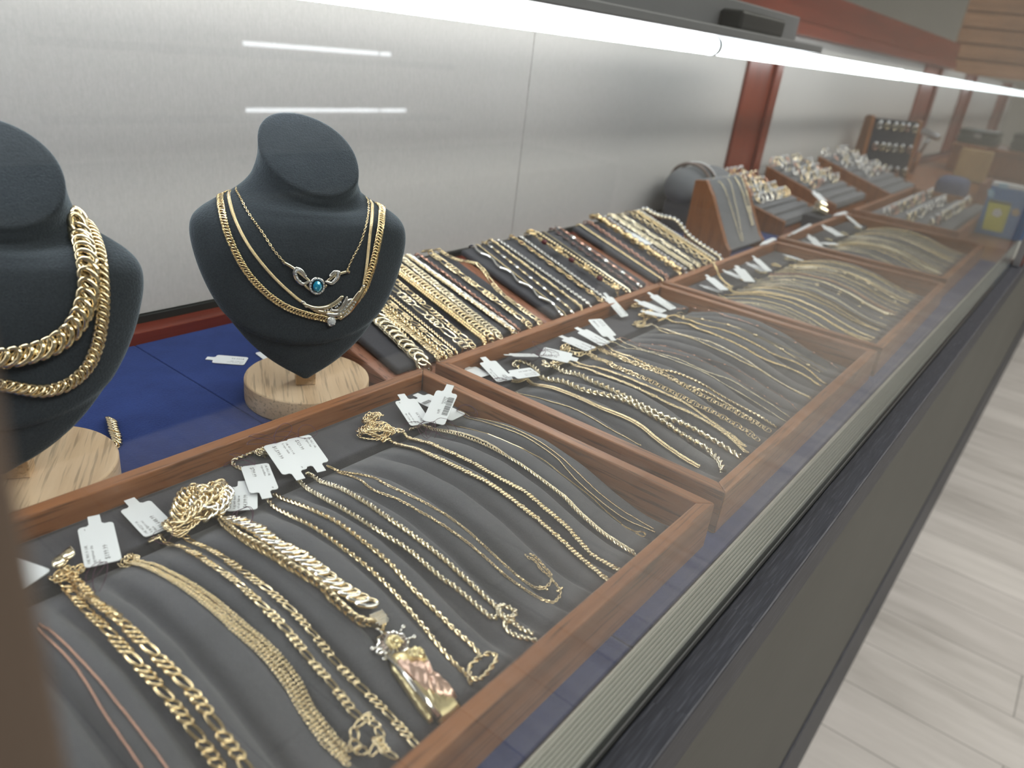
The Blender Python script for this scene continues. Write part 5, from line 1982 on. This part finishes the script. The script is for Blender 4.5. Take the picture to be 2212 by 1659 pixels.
def slant_tray(name, loc, rz, W_, D_, zf, zb, label, padm='pad_light', slots=6):
    """low wedge tray whose padded top slopes down towards the customer"""
    rt = empty(name, loc, rz, label, 'ring tray', 'ring trays beyond the bracelet ramps')
    prof = [(0, .0003), (D_, .0003), (D_, zb), (0, zf)]
    MB().prism(prof, 0, .008, mat=pm_).prism(prof, W_ - .008, W_, mat=pm_).build('side_panel', M['ramp_dark'], rt, .0012)
    sl_ = math.atan2(zb - zf, D_)
    tm = Matrix.Translation((0, 0, zf)) @ Matrix.Rotation(sl_, 4, 'X')
    Ls = D_ / math.cos(sl_)
    MB().box(.0085, W_ - .0085, 0.0, Ls, -.012, -.004, mat=tm).build('pad', M[padm], rt, .002, 2, True)
    for i in range(slots):
        y = Ls * (i + .1) / slots
        MB().box(.0095, W_ - .0095, y, y + Ls / slots * .62, -.0038, .0012, mat=tm).build('foam_roll', M[padm], rt, .0022, 3, True)
    MB().box(.0085, W_ - .0085, .0004, .004, .0005, max(.004, zf - .014)).build('front_board', M['ramp_dark'], rt)
    return rt, Matrix.Translation(loc) @ Matrix.Rotation(rz, 4, 'Z') @ tm, Ls


rr = random.Random(5)
ROW = ['front', 'second', 'third', 'fourth', 'rear']
RT = [((1.322, .092, 0), 0.02, .225, .165, .026, .066, 'left ring tray of mixed gold rings, right of the grey wedge', 5, 9, 'left'),
      ((1.640, .095, 0), 0.02, .270, .165, .026, .076, 'middle ring tray of gold rings, behind the farthest necklace tray', 5, 9, 'middle'),
      ((1.960, .060, 0), 0.02, .300, .190, .030, .085, 'right ring tray of silver rings, before the earring stand', 5, 8, 'right')]
for loc, rz, W_, D_, zf, zb, lb, rows, cols, nm in RT:
    rt, mw_, Ls = slant_tray('ring_tray', loc, rz, W_, D_, zf, zb, lb, slots=7)
    for i in range(rows):
        for j in range(cols):
            y = Ls * ((i + (7 - rows)) + .86) / 7 + .001
            x = .022 + (W_ - .044) * (j + .5 * (i % 2)) / cols + rr.uniform(-.004, .004)
            if rr.random() < .10:
                continue
            p = mw_ @ Vector((x, y, .0085))
            silver = nm == 'right' and rr.random() < .7 or rr.random() < .25
            ring_obj('%s ring, %s row, %s from the left, %s ring tray' % ('silver' if silver else 'gold', ROW[i], ORD[j], nm), p, .0092, .55 + rr.uniform(-.2, .2), rr.uniform(-.5, .5),
                     'white_gold' if silver else rr.choice(['gold', 'gold_pale', 'gold_deep', 'rose']), rr.choice(['diamond', 'diamond', 'gold_pale']), 'rings in the %s ring tray' % nm)

# box card with a pair of earrings on the tray corner
price_tag('white tag hanging from the front of the middle ring tray', None, (1756, 412), (1780, 436), (), z=.050, zmax=.02, L=.05, W=.016)
o = MB().box(-.018, .018, -.010, .010, .0, .012).box(-.010, .016, -.006, .012, .012, .022).build('earring_card', M['gold_pale'], None, .003)
o.location = at_plane(1768, 462, 2, .030)
o.rotation_euler = (.3, .2, .6)
tag(o, 'small gold nugget piece standing on the back rail of the farthest tray', 'jewelry')
MB().box(-.030, .030, -.020, .020, .0003, .0298).build('display_block', M['pad_dark'], None, .003).location = Vector((o.location.x, o.location.y, 0))
tag(bpy.data.objects['display_block'], 'charcoal block under the small gold nugget piece', 'display block')

# upright earring stand
es = empty('earring_stand', (2.250, .205, 0), -.66, 'upright wooden earring stand with black velvet face', 'display stand')
profe = [(.020, .0003), (.070, .0003), (.060, .178), (.048, .184), (.030, .182)]
MB().prism(profe, 0, .012, mat=pm_).prism(profe, .158, .170, mat=pm_).build('side_panel', M['ramp_dark'], es, .003)
MB().prism([(.016, .004), (.024, .004), (.038, .178), (.030, .178)], .0124, .1576, mat=pm_).build('velvet_face', M['navy'], es, .002)
MB().prism([(.060, .004), (.068, .004), (.060, .176), (.052, .176)], .0124, .1576, mat=pm_).build('back_board', M['ramp_dark'], es)
ri = 0
for i, z in enumerate((.160, .105, .045)):
    for j in range(6):
        x = .026 + j * .0235 + rr.uniform(-.004, .004)
        g = Geo()
        mw_ = Matrix.Translation((2.250, .205, 0)) @ Matrix.Rotation(-.66, 4, 'Z')
        yf = .016 + (z - .004) / .174 * .014
        p = np.array(mw_ @ Vector((x, yf - .004, z)))
        e_ = ring_base(.014, .016, .0018, 10, 5)
        g.add(rotz(e_[0] @ np.array([[1, 0, 0], [0, 0, 1], [0, 1, 0]]), -.66) + p, e_[1])
        b = ball_base(.0050, u=8, v=5)
        g.add(b[0] + p + np.array([0, -.001, .009]), b[1], 1)
        e = g.build('earring', [M[rr.choice(['gold', 'gold_pale', 'white_gold', 'rose'])], M['diamond']])
        tag(e, 'hoop earring, %s from the left in the %s row of the black stand' % (ORD[j], ('top', 'middle', 'bottom')[i]), 'earring', 'earrings on the black stand')

# long low ring tray between the farthest necklace tray and the blue box
lr = empty('ring_tray', (1.615, -.145, 0), 0.015, 'flat wooden ring tray left of the blue box', 'ring tray')
LW, LD = .58, .20
for (x0, x1, y0, y1) in ((0, LW, 0, .008), (0, LW, LD - .008, LD), (0, .008, .0082, LD - .0082), (LW - .008, LW, .0082, LD - .0082)):
    MB().box(x0, x1, y0, y1, .0003, .030).build('rail', M['wood_x'], lr, .0009)
MB().box(.0085, LW - .0085, .0085, LD - .0085, .0005, .010).build('pad', M['pad_light'], lr, .002)
for i in range(4):
    y = .022 + i * .044
    MB().box(.010, LW - .010, y, y + .026, .0102, .022).build('foam_roll', M['pad_light'], lr, .005, 3, True)
for i in range(3):
    for j in range(15):
        x = .03 + j * .036 + rr.uniform(-.006, .006)
        y = .055 + i * .044
        if rr.random() < .12:
            continue
        p = Matrix.Translation(lr.location) @ Matrix.Rotation(.015, 4, 'Z') @ Vector((x, y, .030))
        silver = rr.random() < .45
        ring_obj('%s ring, %s row, %s from the left, flat ring tray' % ('silver' if silver else 'gold', ROW[i], ORD[j]), p, .0105, .35 + rr.uniform(-.15, .2), rr.uniform(-.5, .5),
                 'white_gold' if silver else rr.choice(['gold', 'gold_pale', 'rose']), 'diamond', 'rings in the flat ring tray')

# blue retail box with its yellow price sticker, its broad face towards the camera's end of the case
bx = empty('retail_box', (1.862, -.1885, 0), 0, 'bright blue retail box with a yellow price sticker', 'box')
BH = .108
MB().box(0, .036, -.0455, .0455, .0004, BH - .008).build('carton', M['blue_card'], bx, .0010)
MB().box(0, .036, -.0455, .0455, BH - .0079, BH).build('lid', M['box_white'], bx, .0010)


def box_face(pts, name, mat, t):
    P_ = [at_plane(px_, py_, 0, 1.862) for px_, py_ in pts]
    V = [(-t, p[1] + .1885, p[2]) for p in P_] + [(-.0001, p[1] + .1885, p[2]) for p in P_]
    n = len(P_)
    F = [tuple(range(n)), tuple(range(2 * n - 1, n - 1, -1))] + [(i, i + n, (i + 1) % n + n, (i + 1) % n) for i in range(n)]
    me = bpy.data.meshes.new(name)
    me.from_pydata(V, [], F)
    return link(name, me, M[mat], bx)


box_face([(2138, 430), (2187, 439), (2165, 503), (2121, 494)], 'sticker', 'yellow', .0006)
box_face([(2139, 431), (2187, 440), (2185, 445), (2138, 436)], 'sticker_band', 'dark_green', .0008)
box_face([(2148, 452), (2160, 450), (2166, 462), (2156, 470), (2142, 464)], 'sticker_print', 'box_white', .0008)
box_face([(2134, 409), (2146, 408), (2149, 418), (2144, 428), (2134, 424)], 'pale_mark', 'pale_blue', .0006)
box_face([(2158, 396), (2176, 397), (2180, 404), (2174, 409), (2158, 405)], 'logo_oval', 'pale_blue', .0006)
box_face([(2186, 453), (2200, 450), (2204, 462), (2196, 468), (2186, 464)], 'picture_patch', 'tan', .0006)

# things standing in the far half of the showcase
ch = empty('wooden_chest', (3.25, -.10, 0), 0, 'long brown wooden chest in the far half of the showcase', 'chest')
MB().box(0, .26, -.13, .26, .0004, .080).build('chest_body', M['ramp_dark'], ch, .004)
MB().box(-.006, .266, -.136, .266, .0805, .096).build('chest_lid', M['ramp_dark'], ch, .003)
tb = empty('tan_board', (2.95, -.008, 0), .0, 'tan wooden board standing on edge left of the brown chest', 'board')
MB().box(0, .03, 0, .095, .0004, .1000).build('board', M['tan'], tb, .002)
MB().box(-.010, .040, -.006, .101, .0, .0003).build('felt_foot', M['pad_dark'], tb)
for lb, (x, y, w_, h_, z_) in (('dark green plastic case on the brown chest, left one', (3.30, .10, .13, .05, .0965)),
                               ('dark green plastic case on the brown chest, right one', (3.30, -.07, .12, .06, .0965))):
    cs = empty('plastic_case', (x, y, z_), 0, lb, 'case')
    MB().box(0, .14, -w_ / 2, w_ / 2, 0, h_ * .6).build('case_body', M['dark_green'], cs, .006)
    MB().box(0, .14, -w_ / 2, w_ / 2, h_ * .6 + .001, h_).build('case_lid', M['dark_green'], cs, .006)
    MB().box(-.004, -.0005, -.012, .012, h_ * .45, h_ * .75).build('latch', M['steel'], cs, .001)
tw = empty('hammer', (2.86, .20, 0), 0, 'small silver headed hammer standing upright before the far posts', 'tool')
MB().cyl((0, 0, .0005), (.0, -.01, .070), .008, .009).build('handle', M['ramp_dark'], tw)
MB().cyl((0, -.01, .0705), (.0, -.024, .125), .0055, .0075).build('shank', M['steel'], tw)
MB().cyl((-.01, -.052, .122), (.01, .006, .136), .010, .012).build('head', M['steel'], tw, .001)
bk = empty('blue_cushion', (2.36, -.005, 0), 0, 'small blue grey cushion behind the flat ring tray', 'cushion')
g = Geo()
b_ = ball_base(1.0, u=24, v=14)
g.add(np.sign(b_[0]) * np.abs(b_[0]) ** .6 * np.array([.05, .04, .030]) + np.array([0, 0, .031]), b_[1])
g.build('cushion_body', [plain('blue_grey_cloth', (.10, .12, .22), .9)], bk)
pb = empty('wooden_box', (2.42, -.20, 0), .02, 'open brown wooden box behind the blue retail box', 'box')
for (x0, x1, y0, y1) in ((0, .22, 0, .008), (0, .22, .132, .14), (0, .008, .0082, .1318), (.212, .22, .0082, .1318)):
    MB().box(x0, x1, y0, y1, .0004, .050).build('side', M['ramp_y'], pb, .001)
MB().box(.0085, .2115, .0085, .1315, .0005, .006).build('bottom', M['pad_dark'], pb)
